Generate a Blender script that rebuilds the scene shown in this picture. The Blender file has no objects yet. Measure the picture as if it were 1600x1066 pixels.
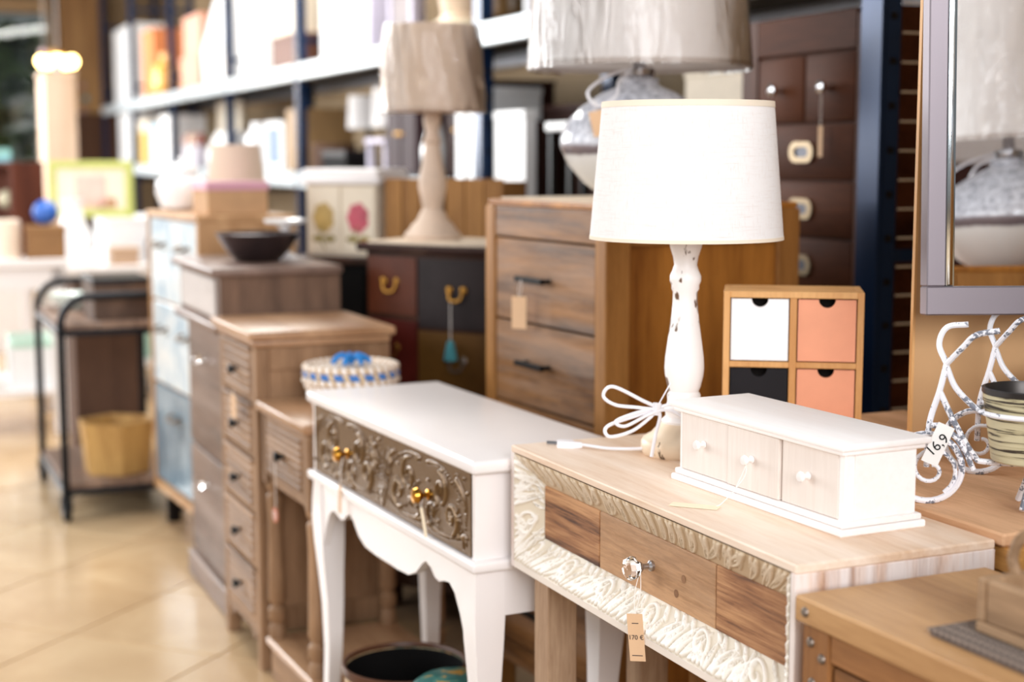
import bpy, bmesh, math, random
import numpy as np
from mathutils import Vector, Matrix
random.seed(7)
S = bpy.context.scene
C = S.collection
R = math.radians
# ------------------------------------------------------------------ camera
cam = bpy.data.objects.new('camera', bpy.data.cameras.new('camera'))
C.objects.link(cam); S.camera = cam
cam.location = (0, 0, 1.3)
cam.rotation_euler = (R(90 - 6.96), 0, 0)
cam.data.sensor_width = 36; cam.data.lens = 54
cam.data.clip_start = .05; cam.data.clip_end = 200
cam.data.dof.use_dof = True
cam.data.dof.focus_distance = 2.22
cam.data.dof.aperture_fstop = 2.5
# ------------------------------------------------------------------ world, lights, exposure
W = bpy.data.worlds.new('world'); S.world = W; W.use_nodes = True
bg = W.node_tree.nodes['Background']
bg.inputs[0].default_value = (.975, .985, 1, 1); bg.inputs[1].default_value = .11
S.view_settings.view_transform = 'Standard'; S.view_settings.look = 'None'
S.view_settings.exposure = .55; S.view_settings.gamma = 1
S.view_settings.use_curve_mapping = False
def area(name, loc, target, sx, sy, power, col=(1, 1, 1)):
    l = bpy.data.lights.new(name, 'AREA'); l.shape = 'RECTANGLE'; l.size = sx; l.size_y = sy
    l.energy = power; l.color = col
    o = bpy.data.objects.new(name, l); C.objects.link(o); o.location = loc
    o.rotation_euler = (Vector(target) - Vector(loc)).to_track_quat('-Z', 'Y').to_euler()
    return o
area('shopfront_window_light', (1.5, -3.2, 2.7), (.4, 3, .9), 4.0, 2.6, 285, (.98, .985, 1))
area('side_window_light', (-5.5, 3.5, 2.4), (0, 6, .8), 6, 2.4, 165, (.97, .985, 1))
area('far_window_light', (-6.5, 11, 2.4), (-2, 10, 1), 6, 2.4, 420, (.97, .985, 1))
area('near_overhead_fill', (.25, 1.5, 3.4), (.25, 1.9, 0), .8, 3.0, 14, (1, .985, .975))  # overhead fill added to brighten the carved console top
area('ceiling_lamp_light', (-1.6, 7.5, 3.3), (-1.6, 7.5, 0), .5, 6, 120, (1, .97, .92))

# ------------------------------------------------------------------ material helpers
def lin(c):
    return tuple((v / 255 / 12.92 if v / 255 <= .04045 else ((v / 255 + .055) / 1.055) ** 2.4) for v in c) + (1,)
class N:
    def __init__(s, name):
        s.m = bpy.data.materials.new(name); s.m.use_nodes = True
        s.t = s.m.node_tree; s.b = s.t.nodes['Principled BSDF']
    def n(s, typ, **kw):
        x = s.t.nodes.new(typ)
        for k, v in kw.items():
            if k[0] == 'i' and k[1:].isdigit(): x.inputs[int(k[1:])].default_value = v
            elif k.startswith('in_'): x.inputs[k[3:].replace('_', ' ')].default_value = v
            else: setattr(x, k, v)
        return x
    def l(s, a, b): s.t.links.new(a, b)
    def coords(s, scale=(1, 1, 1), rnd=True):
        tc = s.n('ShaderNodeTexCoord'); mp = s.n('ShaderNodeMapping'); mp.inputs['Scale'].default_value = scale
        s.l(tc.outputs['Object'], mp.inputs[0])
        if rnd:
            oi = s.n('ShaderNodeObjectInfo'); k = s.n('ShaderNodeMath', operation='MULTIPLY', i1=37.0)
            s.l(oi.outputs['Random'], k.inputs[0]); s.l(k.outputs[0], mp.inputs['Location'])
        return mp.outputs[0]
    def noise(s, vec, scale, detail=4, rough=.55, dist=0):
        x = s.n('ShaderNodeTexNoise'); x.inputs['Scale'].default_value = scale
        x.inputs['Detail'].default_value = detail; x.inputs['Roughness'].default_value = rough
        x.inputs['Distortion'].default_value = dist
        s.l(vec, x.inputs['Vector']); return x.outputs['Fac']
    def ramp(s, fac, stops):
        r = s.n('ShaderNodeValToRGB'); e = r.color_ramp.elements
        while len(e) < len(stops): e.new(.5)
        for q, (p, c) in zip(e, stops): q.position = p; q.color = c
        s.l(fac, r.inputs[0]); return r.outputs[0]
    def mix(s, fac, a, b, mode='MIX'):
        x = s.n('ShaderNodeMix', data_type='RGBA', blend_type=mode)
        for sock, v in ((x.inputs[0], fac), (x.inputs[6], a), (x.inputs[7], b)):
            if hasattr(v, 'node'): s.l(v, sock)
            else: sock.default_value = v
        return x.outputs[2]
    def bump(s, h, strength=.2, dist=.002):
        x = s.n('ShaderNodeBump'); x.inputs['Strength'].default_value = strength; x.inputs['Distance'].default_value = dist
        s.l(h, x.inputs['Height']); s.l(x.outputs[0], s.b.inputs['Normal'])
    def col(s, c):
        if hasattr(c, 'node'): s.l(c, s.b.inputs['Base Color'])
        else: s.b.inputs['Base Color'].default_value = c
    def set(s, **kw):
        for k, v in kw.items(): s.b.inputs[k.replace('_', ' ')].default_value = v
        return s
BW = lambda v: (v, v, v, 1)
def paint(name, c, rough=.45, var=.06, ns=14, metal=0, bump=.08):
    m = N(name); v = m.coords(); f = m.noise(v, ns, 5)
    a = lin(c); d = tuple(x * (1 - var * 2.5) for x in a[:3]) + (1,)
    m.col(m.ramp(f, [(.3, d), (.6, a)])); m.set(Roughness=rough, Metallic=metal, Specular_IOR_Level=min(.5, .12 + max(c) / 500))
    if bump: m.bump(m.noise(v, ns * 6, 3), bump, .001)
    return m.m
def wood(name, dark, light, grain='y', s=1.0, rough=.5, wash=None, washamt=.5, bump=.25, ring=.9):
    m = N(name); k = {'x': (1.2, 14, 14), 'y': (14, 1.2, 14), 'z': (14, 14, 1.2)}[grain]
    v = m.coords(tuple(q * s for q in k))
    big = m.noise(v, .9, 3, .5, ring); fine = m.noise(v, 17, 6, .7, .25)
    mixf = m.n('ShaderNodeMath', operation='ADD'); mf = m.n('ShaderNodeMath', operation='MULTIPLY', i1=.6)
    m.l(fine, mf.inputs[0]); m.l(big, mixf.inputs[0]); m.l(mf.outputs[0], mixf.inputs[1])
    c = m.ramp(mixf.outputs[0], [(.56, lin(dark)), (1.0, lin(light))])
    if wash:
        w = m.noise(v, 1.6, 5, .65, .4)
        wf = m.ramp(w, [(.5 - washamt * .25, BW(0)), (.72 - washamt * .2, BW(washamt))])
        c = m.mix(wf, c, lin(wash))
    m.col(c); m.set(Roughness=rough, Specular_IOR_Level=min(.4, .06 + max(light) / 650)); m.bump(fine, bump, .001)
    return m.m
def chipped(name, base, chip, thr=.66, scale=28, stretch=(1, 1, .4), rough=.4):
    m = N(name); v = m.coords(stretch, False); a = m.noise(v, scale, 4, .6, .3); v2 = m.coords((1, 1, 1), False); b = m.noise(v2, 9, 2)
    p = m.n('ShaderNodeMath', operation='MULTIPLY'); m.l(a, p.inputs[0]); m.l(b, p.inputs[1])
    f = m.ramp(p.outputs[0], [(thr * .55, BW(0)), (thr * .55 + .012, BW(1))])
    m.col(m.mix(f, lin(base), lin(chip))); m.set(Roughness=rough); m.bump(f, -.4, .001); return m.m
def metal(name, c, rough=.25, m=1.0):
    k = N(name); k.col(lin(c)); k.set(Roughness=rough, Metallic=m); return k.m
def glass(name, c=(255, 255, 255), rough=0.0):
    k = N(name); k.col(lin(c)); k.set(Roughness=rough, IOR=1.5); k.b.inputs['Transmission Weight'].default_value = 1; return k.m
def linen(name, base, thread, sc=1.0, trans=.25):
    m = N(name); tc = m.n('ShaderNodeTexCoord')
    def th(scale):
        mp = m.n('ShaderNodeMapping'); mp.inputs['Scale'].default_value = scale; m.l(tc.outputs['Object'], mp.inputs[0])
        return m.noise(mp.outputs[0], 1, 4, .7)
    a = th((420 * sc, 420 * sc, 14)); b = th((18, 18, 520 * sc))
    x = m.n('ShaderNodeMath', operation='MAXIMUM'); m.l(a, x.inputs[0]); m.l(b, x.inputs[1])
    m.col(m.ramp(x.outputs[0], [(.56, lin(base)), (.74, lin(thread))]))
    m.set(Roughness=.9); m.bump(x.outputs[0], .25, .0008)
    t = m.n('ShaderNodeBsdfTranslucent'); t.inputs[0].default_value = lin(base)
    ms = m.n('ShaderNodeMixShader'); ms.inputs[0].default_value = trans
    m.l(m.b.outputs[0], ms.inputs[1]); m.l(t.outputs[0], ms.inputs[2])
    m.l(ms.outputs[0], m.t.nodes['Material Output'].inputs[0]); return m.m
def film(name):
    m = N(name); g = m.n('ShaderNodeBsdfGlossy'); g.inputs['Roughness'].default_value = .06
    t = m.n('ShaderNodeBsdfTransparent'); ms = m.n('ShaderNodeMixShader')
    f = m.n('ShaderNodeFresnel'); f.inputs[0].default_value = 1.38
    v = m.coords((9, 9, 2.2)); nz = m.noise(v, 2.2, 3, .5, 1.5)
    b = m.n('ShaderNodeBump'); b.inputs['Strength'].default_value = .9; b.inputs['Distance'].default_value = .01
    m.l(nz, b.inputs['Height']); m.l(b.outputs[0], g.inputs['Normal']); m.l(b.outputs[0], f.inputs['Normal'])
    m.l(f.outputs[0], ms.inputs[0]); m.l(t.outputs[0], ms.inputs[1]); m.l(g.outputs[0], ms.inputs[2])
    m.l(ms.outputs[0], m.t.nodes['Material Output'].inputs[0]); return m.m
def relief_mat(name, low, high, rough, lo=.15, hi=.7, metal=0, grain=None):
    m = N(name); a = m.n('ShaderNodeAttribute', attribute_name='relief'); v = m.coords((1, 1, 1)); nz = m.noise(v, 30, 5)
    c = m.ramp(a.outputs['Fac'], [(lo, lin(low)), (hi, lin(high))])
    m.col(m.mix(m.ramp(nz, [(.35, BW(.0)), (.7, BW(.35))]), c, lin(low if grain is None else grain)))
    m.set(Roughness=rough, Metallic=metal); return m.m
def emit(name, c, s):
    m = N(name); m.b.inputs['Emission Color'].default_value = lin(c); m.b.inputs['Emission Strength'].default_value = s; m.col(lin(c)); return m.m

# ------------------------------------------------------------------ mesh helpers
class MB:
    def __init__(s): s.bm = bmesh.new(); s.lay = None
    def box(s, x0, x1, y0, y1, z0, z1, b=0, seg=1):
        r = bmesh.ops.create_cube(s.bm, size=1)
        for v in r['verts']:
            v.co = Vector(((x0 + x1) / 2 + v.co.x * (x1 - x0), (y0 + y1) / 2 + v.co.y * (y1 - y0), (z0 + z1) / 2 + v.co.z * (z1 - z0)))
        if b:
            e = list({e for v in r['verts'] for e in v.link_edges})
            bmesh.ops.bevel(s.bm, geom=e, offset=b, segments=seg, affect='EDGES', profile=.5)
        return s
    def loft(s, rings, cap=True, closed=False):
        vs = [[s.bm.verts.new(p) for p in r] for r in rings]; n = len(rings[0])
        pairs = list(zip(vs, vs[1:])) + ([(vs[-1], vs[0])] if closed else [])
        for a, b in pairs:
            for i in range(n):
                j = (i + 1) % n
                s.bm.faces.new((a[i], a[j], b[j], b[i]))
        if cap and not closed: s.bm.faces.new(vs[0][::-1]); s.bm.faces.new(vs[-1])
        return s
    def lathe(s, prof, c=(0, 0, 0), n=32, axis='z', cap=True):
        def P(r, h, a):
            x, y = r * math.cos(a), r * math.sin(a)
            p = {'z': (x, y, h), 'x': (h, x, y), 'y': (y, h, x)}[axis]
            return (c[0] + p[0], c[1] + p[1], c[2] + p[2])
        return s.loft([[P(max(r, 1e-5), h, 2 * math.pi * i / n) for i in range(n)] for r, h in prof], cap)
    def tube(s, pts, r, n=8, closed=False, cap=True):
        pts = [Vector(p) for p in pts]; m = len(pts); rings = []; prev = None
        for i, p in enumerate(pts):
            if closed: d = pts[(i + 1) % m] - pts[i - 1]
            else: d = pts[min(i + 1, m - 1)] - pts[max(i - 1, 0)]
            d.normalize()
            if prev is None:
                a = Vector((0, 0, 1)) if abs(d.z) < .9 else Vector((1, 0, 0)); u = d.cross(a).normalized()
            else: u = (prev - d * prev.dot(d)).normalized()
            prev = u; w = d.cross(u); rr = r[i] if isinstance(r, (list, tuple)) else r
            rings.append([p + (u * math.cos(2 * math.pi * k / n) + w * math.sin(2 * math.pi * k / n)) * rr for k in range(n)])
        return s.loft(rings, cap, closed)
    def prism(s, poly, axis, a0, a1):
        def P(p, a): return {'x': (a, p[0], p[1]), 'y': (p[0], a, p[1]), 'z': (p[0], p[1], a)}[axis]
        return s.loft([[P(p, a0) for p in poly], [P(p, a1) for p in poly]])
    def ball(s, c, r, sub=2, sc=(1, 1, 1)):
        q = bmesh.ops.create_icosphere(s.bm, subdivisions=sub, radius=r)
        for v in q['verts']: v.co = Vector((c[0] + v.co.x * sc[0], c[1] + v.co.y * sc[1], c[2] + v.co.z * sc[2]))
        return s
    def field(s, P, Hh, nrm):
        """P: (ny,nx,3) base points, Hh: (ny,nx) heights 0..1 in metres already scaled by amp, nrm: (3,)"""
        if s.lay is None: s.lay = s.bm.verts.layers.float.new('relief')
        ny, nx = Hh.shape; mx = max(float(Hh.max()), 1e-6); vs = []
        Q = P + Hh[..., None] * np.array(nrm)
        for j in range(ny):
            row = []
            for i in range(nx):
                v = s.bm.verts.new(Q[j, i]); v[s.lay] = float(Hh[j, i]) / mx; row.append(v)
            vs.append(row)
        for j in range(ny - 1):
            for i in range(nx - 1): s.bm.faces.new((vs[j][i], vs[j][i + 1], vs[j + 1][i + 1], vs[j + 1][i]))
        return s
    def xf(s, M):
        bmesh.ops.transform(s.bm, matrix=M, verts=s.bm.verts); return s
    def build(s, name, mat, parent=None, ang=35, smooth=True, label=None):
        bmesh.ops.recalc_face_normals(s.bm, faces=s.bm.faces)
        me = bpy.data.meshes.new(name); s.bm.to_mesh(me); s.bm.free()
        if smooth:
            me.shade_smooth(); me.set_sharp_from_angle(angle=R(ang))
        me.materials.append(mat)
        o = bpy.data.objects.new(name, me); C.objects.link(o)
        if parent: o.parent = parent
        if label: o['label'] = label
        return o
def tag(o, label, cat, group=None, kind=None):
    o['label'] = label; o['category'] = cat
    if group: o['group'] = group
    if kind: o['kind'] = kind
    return o
def thing(name, label, cat, loc=(0, 0, 0), rz=0, group=None):
    o = bpy.data.objects.new(name, None); C.objects.link(o); o.empty_display_size = .05
    o.location = loc; o.rotation_euler = (0, 0, R(rz)); return tag(o, label, cat, group)
def struct(o): o['kind'] = 'structure'; return o
def copy_tree(o, parent=None):
    c = o.copy(); C.objects.link(c); c.parent = parent
    for ch in list(o.children): copy_tree(ch, c)
    return c
def arc(cx, cz, r, a0, a1, n=12, rz=None):
    rz = rz or r
    return [(cx + r * math.cos(R(a0 + (a1 - a0) * i / (n - 1))), cz + rz * math.sin(R(a0 + (a1 - a0) * i / (n - 1)))) for i in range(n)]
def smoothpath(pts, n=8):
    """Catmull-Rom through points"""
    P = [Vector(p) for p in pts]; P = [P[0] * 2 - P[1]] + P + [P[-1] * 2 - P[-2]]; out = []
    for i in range(1, len(P) - 2):
        a, b, c, d = P[i - 1:i + 3]
        for k in range(n):
            t = k / n
            out.append(.5 * ((2 * b) + (c - a) * t + (2 * a - 5 * b + 4 * c - d) * t * t + (3 * b - a - 3 * c + d) * t ** 3))
    out.append(P[-2]); return out
def lettering(txt, size, mat, parent, M, name='lettering'):
    cu = bpy.data.curves.new('t', 'FONT'); cu.body = txt; cu.size = size; cu.align_x = 'CENTER'; cu.align_y = 'CENTER'; cu.extrude = .0002
    o = bpy.data.objects.new('t', cu); C.objects.link(o); bpy.context.view_layer.update()
    me = bpy.data.meshes.new_from_object(o.evaluated_get(bpy.context.evaluated_depsgraph_get()))
    bpy.data.objects.remove(o); me.transform(M); me.materials.clear(); me.materials.append(mat)
    k = bpy.data.objects.new(name, me); C.objects.link(k); k.parent = parent; return k
FACE = Matrix(((0, 0, -1, 0), (-1, 0, 0, 0), (0, 1, 0, 0), (0, 0, 0, 1)))   # text plane -> faces local -x, reading towards -y
def strokes(S_, T_, lines):
    """height field from tapered strokes; S_,T_ grids in metres; lines: (pts Nx2, w0, w1, h)"""
    Hh = np.zeros_like(S_)
    for pts, w0, w1, h in lines:
        pts = np.array(pts)
        lo = pts.min(0) - max(w0, w1); hi = pts.max(0) + max(w0, w1)
        mk = (S_ > lo[0]) & (S_ < hi[0]) & (T_ > lo[1]) & (T_ < hi[1])
        if not mk.any(): continue
        s = S_[mk]; t = T_[mk]; best = np.zeros_like(s); n = len(pts)
        for i, (a, b) in enumerate(pts):
            w = w0 + (w1 - w0) * i / max(n - 1, 1)
            d = ((s - a) ** 2 + (t - b) ** 2) / (w * w)
            best = np.maximum(best, np.sqrt(np.clip(1 - d, 0, 1)) * (.55 + .45 * w / max(w0, w1)))
        Hh[mk] = np.maximum(Hh[mk], best * h)
    return Hh
def spiral(cx, cy, r0, r1, a0, turns, n=40, flip=1):
    return [(cx + (r0 + (r1 - r0) * i / n) * math.cos(R(a0) + flip * turns * 2 * math.pi * i / n),
             cy + (r0 + (r1 - r0) * i / n) * math.sin(R(a0) + flip * turns * 2 * math.pi * i / n)) for i in range(n + 1)]
def bez(a, b, c, n=16):
    return [((1 - t) ** 2 * a[0] + 2 * t * (1 - t) * b[0] + t * t * c[0], (1 - t) ** 2 * a[1] + 2 * t * (1 - t) * b[1] + t * t * c[1]) for t in [i / n for i in range(n + 1)]]

# ------------------------------------------------------------------ materials
m_ink = paint('ink_print', (60, 50, 55), .6, 0, bump=0)
m_card = paint('kraft_card', (222, 184, 146), .8, .04)
m_cardpale = paint('cream_card', (246, 230, 200), .8, .03)
m_cardw = paint('white_card', (240, 238, 235), .7, .02)
m_string = paint('cotton_string', (240, 232, 225), .9, .02)
m_whitep = paint('white_lacquer', (240, 234, 232), .28, .012, 6, bump=.02)
m_ivory = paint('ivory_wash', (238, 226, 214), .5, .03, 9)
m_black = paint('black_paint', (16, 15, 16), .4, .1)
m_blackm = metal('black_iron', (30, 32, 36), .4, .8)
m_brass = metal('aged_brass', (196, 148, 70), .28)
m_gold = metal('yellow_brass_knob', (205, 150, 60), .2)
m_chrome = metal('polished_chrome', (225, 225, 228), .08)
m_steel = metal('brushed_steel', (190, 190, 195), .3)
m_crystal = glass('crystal_glass')
m_dark = paint('dark_interior', (22, 16, 13), .8, .1)
m_void = paint('matt_black_board', (12, 10, 10), .8, .1)  # plain black of the sideboard, bin lining and flat box

# room axis: furniture fronts face local -x, rows run along local +y
PHI = 21.8
R0 = Vector((.83, 3.5, 0)); U = Vector((-math.sin(R(PHI)), math.cos(R(PHI)), 0)); V = Vector((math.cos(R(PHI)), math.sin(R(PHI)), 0))
def rk(x, t, z=0): p = R0 + V * x + U * t; return (p.x, p.y, z)

# ================================================================== SETTING
m_tile = N('beige_polished_tile')
_v = m_tile.coords((1, 1, 1)); _f = m_tile.noise(_v, 2.2, 5, .6, .5)
m_tile.col(m_tile.ramp(_f, [(.3, lin((184, 152, 114))), (.7, lin((212, 184, 146)))])); m_tile.set(Roughness=.2)
m_tile.bump(m_tile.noise(_v, 5, 2), .03, .004); m_tile = m_tile.m
m_grout = paint('grout', (168, 140, 108), .8, .05)
fl = struct(MB().box(-14, 8, -6, 26, -.06, -.006).build('floor', m_grout)); fl['label'] = 'beige polished square tile floor laid diagonally'
ta = R(67.6); td = Vector((math.cos(ta), math.sin(ta), 0)); tn = Vector((math.sin(ta), -math.cos(ta), 0)); P0 = Vector((-1.308, 3.794, 0)); B0 = Vector((-1.424, 4.144, 0))
TS = .466
tile_me = None
cand = []
oA = P0.dot(tn); oB = B0.dot(td)
for i in range(-14, 16):
    for j in range(-6, 30):
        c = tn * (oA + (i + .5) * TS) + td * (oB + (j + .5) * TS)
        if c.y < 3.0 or c.y > 13: continue
        px = 800 + 2400 * c.x / c.y
        if -140 < px < 560: cand.append((c.y, c))
cand.sort(key=lambda q: q[0])
for k, (_, c) in enumerate(cand[:300]):
    if tile_me is None:
        o = MB().box(-TS / 2 + .003, TS / 2 - .003, -TS / 2 + .003, TS / 2 - .003, -.03, 0, .0015).build('tile', m_tile, fl); tile_me = o.data
    else:
        o = bpy.data.objects.new('tile', tile_me); C.objects.link(o); o.parent = fl
    o.location = c; o.rotation_euler = (0, 0, ta)
m_wallb = paint('beige_plaster', (150, 128, 98), .8, .04, 3)
m_tanwood = wood('tan_wood_panel', (150, 108, 66), (200, 158, 104), 'z', .6)
wr = MB().box(.78, .9, -2.2, 15.2, 0, 3.6).build('wall_right', m_wallb); wr.location = R0; wr.rotation_euler = (0, 0, R(PHI)); struct(wr)
wf = MB(); wf.box(-.32, .9, 15.2, 15.35, 0, 3.6); wf.box(-7, -.32, 15.2, 15.35, 0, 1.05); wf.box(-7, -.32, 15.2, 15.35, 3.0, 3.6); wf.box(-7, -2.6, 15.2, 15.35, 1.05, 3.0)
wf = wf.build('wall_far', m_wallb); wf.location = R0; wf.rotation_euler = (0, 0, R(PHI)); struct(wf)
w1 = bpy.data.objects.new('window_1', None); C.objects.link(w1); w1.location = R0; w1.rotation_euler = (0, 0, R(PHI)); struct(w1)
g = MB()
g.box(-2.6, -.32, 15.1, 15.3, 2.85, 3.0); g.box(-2.6, -.32, 15.1, 15.3, 1.05, 1.13); g.box(-.4, -.32, 15.1, 15.3, 1.05, 3.0); g.box(-2.6, -2.5, 15.1, 15.3, 1.05, 3.0); g.box(-1.2, -1.12, 15.12, 15.28, 1.05, 3.0)
g.build('window_frame', paint('window_wood', (196, 164, 120), .5), w1)
MB().box(-2.5, -.4, 15.2, 15.21, 1.13, 2.85).build('pane', glass('window_glass', (235, 245, 240)), w1)
tr = MB().box(-.3, .2, 15.0, 15.2, 0, 3.5, .01).build('trim_1', m_tanwood); tr.location = R0; tr.rotation_euler = (0, 0, R(PHI)); struct(tr)
tr = MB().box(-.30, .3, 14.9, 15.0, 0, 1.75, .01).build('trim_2', wood('brown_wainscot', (70, 46, 32), (104, 72, 52), 'z', .6)); tr.location = R0; tr.rotation_euler = (0, 0, R(PHI)); struct(tr)
m_leaf = paint('hedge_leaf', (112, 140, 92), .7, .2, 30)
for i, (x, y, z, r) in enumerate([(-.9, 16.4, 0, 1.25), (-2.3, 16.6, 0, 1.25), (-1.6, 18.2, 0, 1.6)]):
    b = MB()
    for q in range(420):
        a = random.uniform(0, 6.28); h = random.random(); rr = r * .5 * math.sqrt(random.random())
        b.ball((rr * math.cos(a), rr * math.sin(a), .1 + h * 2.7), random.uniform(.08, .2), 1, (1, 1, .6))
    o = b.build('garden_shrub', m_leaf); o.location = rk(x, y, z)
    tag(o, ['green shrub right outside the far window', 'green shrub further left outside the far window', 'taller green shrub behind the other two outside the far window'][i], 'shrub')

# ================================================================== PRICE TAGS
def price_tag(label, loc, rz, drop=.05, w=.022, h=.05, mat=None, text=(), tilt=0, swing=0, group='price tags on strings', spread=.004, out=0):
    """hangs from loc; card faces local -x"""
    t = thing('price_tag', label, 'price tag', loc, rz, group)
    sy = -swing * drop
    b = MB()
    for s in (-1, 1):
        b.tube(smoothpath([(0, 0, .003), (-.002 - out * .4, s * spread + sy * .5, -drop * .5), (-.001 - out, sy, -drop - .004)], 5), .0006, 5)
    b.build('string', m_string, t)
    M = Matrix.Translation((-.001 - out, sy, -drop)) @ Matrix.Rotation(R(tilt), 4, 'X')
    c = MB().box(-.0004, .0004, -w / 2, w / 2, -h, 0)
    cd = c.xf(M).build('card', mat or m_card, t)
    for txt, size, zz in text:
        if txt is None: MB().box(-.0006, -.0004, -size / 2, size / 2, -h * zz - .0006, -h * zz + .0006).xf(M).build('print_line', m_ink, cd)
        else: lettering(txt, size, m_ink, cd, M @ Matrix.Translation((-.0007, 0, -h * zz)) @ FACE)
    return t

# ================================================================== CARVED CONSOLE
CC = (.342, 1.801, 0); CPH = 24; CL, CD, CZ, CB = .845, .305, .808, .598
m_cctop = wood('washed_mango_top', (206, 166, 130), (240, 216, 192), 'y', .5, .5, (250, 236, 222), .6, .15)
m_ccend = wood('washed_streaked_end', (140, 92, 62), (226, 190, 164), 'z', 1.6, .55, (246, 240, 238), .75, .2)
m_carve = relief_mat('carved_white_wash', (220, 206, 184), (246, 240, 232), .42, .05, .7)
m_carve_shade = relief_mat('carved_shaded_wash', (204, 180, 148), (236, 220, 198), .5, .1, .85)  # tan colour carries the shade of the downward-facing top rail
m_ccdraw = wood('sanded_brown_drawer', (112, 74, 44), (196, 152, 112), 'y', .8, .55, (206, 178, 150), .35, .3)
m_ccplank = N('rough_sawn_panel'); _v = m_ccplank.coords((60, 2.5, 60)); _f = m_ccplank.noise(_v, 2.2, 5, .7, .2); _g = m_ccplank.noise(m_ccplank.coords((8, 2, 14)), 1.6, 2)
_s = m_ccplank.n('ShaderNodeMath', operation='MULTIPLY'); m_ccplank.l(_f, _s.inputs[0]); m_ccplank.l(_g, _s.inputs[1])
m_ccplank.col(m_ccplank.ramp(_s.outputs[0], [(.16, lin((78, 46, 26))), (.24, lin((150, 100, 62))), (.36, lin((196, 146, 100)))])); m_ccplank.set(Roughness=.65); m_ccplank.bump(_f, .5, .0015); m_ccplank = m_ccplank.m
m_ccleg = wood('washed_leg', (150, 116, 88), (206, 176, 146), 'z', .6, .6)
cc = thing('console_table', 'carved whitewashed console table with crystal-knobbed drawer under the white lamp', 'console table', CC, CPH)
MB().box(0, CD, 0, CL, CZ - .012, CZ, .002).build('table_top', m_cctop, cc)
MB().box(.0, CD, 0, .012, CB, CZ - .012, .001).build('end_panel', m_ccend, cc)
MB().box(.0, CD, CL - .012, CL, CB, CZ - .012, .001).build('end_panel', m_ccend, cc)
MB().box(.0, CD, .012, CL - .012, CB, CB + .012, .001).build('bottom_board', m_ivory, cc)
MB().box(CD - .012, CD, .012, CL - .012, CB + .012, CZ - .012).build('back_board', m_ccleg, cc)
iy0, iy1, iz0, iz1, rec = .052, CL - .078, CB + .062, CZ - .058, .030
oy0, oy1, oz0, oz1 = .012, CL - .012, CB + .012, CZ - .012
def carved_rail(name, A, B_, Cc, D, length, width, seed, flow, big=True):
    """A-B outer edge, D-C inner edge (3D); carved acanthus leaves"""
    nx = int(length / .0019); ny = max(int(width / .0019), 10)
    s = np.linspace(0, 1, nx); t = np.linspace(0, 1, ny); S2, T2 = np.meshgrid(s, t)
    A, B_, Cc, D = [np.array(q) for q in (A, B_, Cc, D)]
    P = ((1 - T2)[..., None] * ((1 - S2)[..., None] * A + S2[..., None] * B_) + T2[..., None] * ((1 - S2)[..., None] * D + S2[..., None] * Cc))
    nrm = np.cross(B_ - A, D - A); nrm = nrm / np.linalg.norm(nrm)
    if nrm[0] > 0: nrm = -nrm
    rg = random.Random(seed); L = []; x = -.02; k = 0
    def leaf(x, y, ang, ln, wd, curl):
        a = R(ang); ex, ey = x + ln * math.cos(a), y + ln * math.sin(a)
        cx_, cy_ = (x + ex) / 2 - curl * math.sin(a), (y + ey) / 2 + curl * math.cos(a)
        for s_ in (-1, 1):
            L.append((bez((x, y), (cx_ - s_ * wd * .55 * math.sin(a), cy_ + s_ * wd * .55 * math.cos(a)), (ex, ey), 18), wd * .22, wd * .10, rg.uniform(.7, .9)))
        L.append((bez((x, y), (cx_, cy_), (ex, ey), 18), wd * .13, .0008, 1.0))
    while x < length + .03:
        if big and k % 5 == 3:
            L.append((spiral(x + .018, width * .52, width * .40, .004, 200, 1.15, 40, flow), .0042, .0022, .95))
            L.append((spiral(x + .018, width * .52, width * .18, .002, 20, .9, 24, flow), .003, .0015, .8))
            for q in range(4): leaf(x - .006 + q * .012, width * .08, 60 + q * 22, width * .35, .012, .002)
            x += .05
        else:
            leaf(x, width * rg.uniform(.02, .10), 90 - flow * rg.uniform(28, 56), width * rg.uniform(1.0, 1.4), rg.uniform(.018, .024), flow * rg.uniform(.003, .008))
            leaf(x + .012, width * .05, 90 - flow * rg.uniform(10, 30), width * rg.uniform(.55, .75), .014, flow * .004)
            if big: leaf(x + .004, width * .98, -90 + flow * rg.uniform(20, 50), width * rg.uniform(.35, .5), .012, -flow * .003)
            x += rg.uniform(.018, .03) if big else rg.uniform(.024, .036)
        k += 1
    Hh = strokes(S2 * length, T2 * width, L)
    ed = np.minimum(np.minimum(T2, 1 - T2) * width / .004, np.minimum(S2, 1 - S2) * length / .004)
    Hh = Hh * np.clip(ed, 0, 1) * (.0050 if big else .0036)
    return MB().field(P, Hh, nrm).build(name, m_carve if big else m_carve_shade, cc, 60)
carved_rail('carved_rail', (0, oy0, oz1), (0, oy1, oz1), (rec, iy1, iz1), (rec, iy0, iz1), oy1 - oy0, .058, 3, 1, False)
carved_rail('carved_rail', (0, oy0, oz0), (0, oy1, oz0), (rec, iy1, iz0), (rec, iy0, iz0), oy1 - oy0, .060, 5, -1)
carved_rail('carved_stile', (0, oy1, oz0), (0, oy1, oz1), (rec, iy1, iz1), (rec, iy1, iz0), oz1 - oz0, .070, 9, 1)
carved_rail('carved_stile', (0, oy0, oz0), (0, oy0, oz1), (rec, iy0, iz1), (rec, iy0, iz0), oz1 - oz0, .050, 11, -1)
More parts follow.
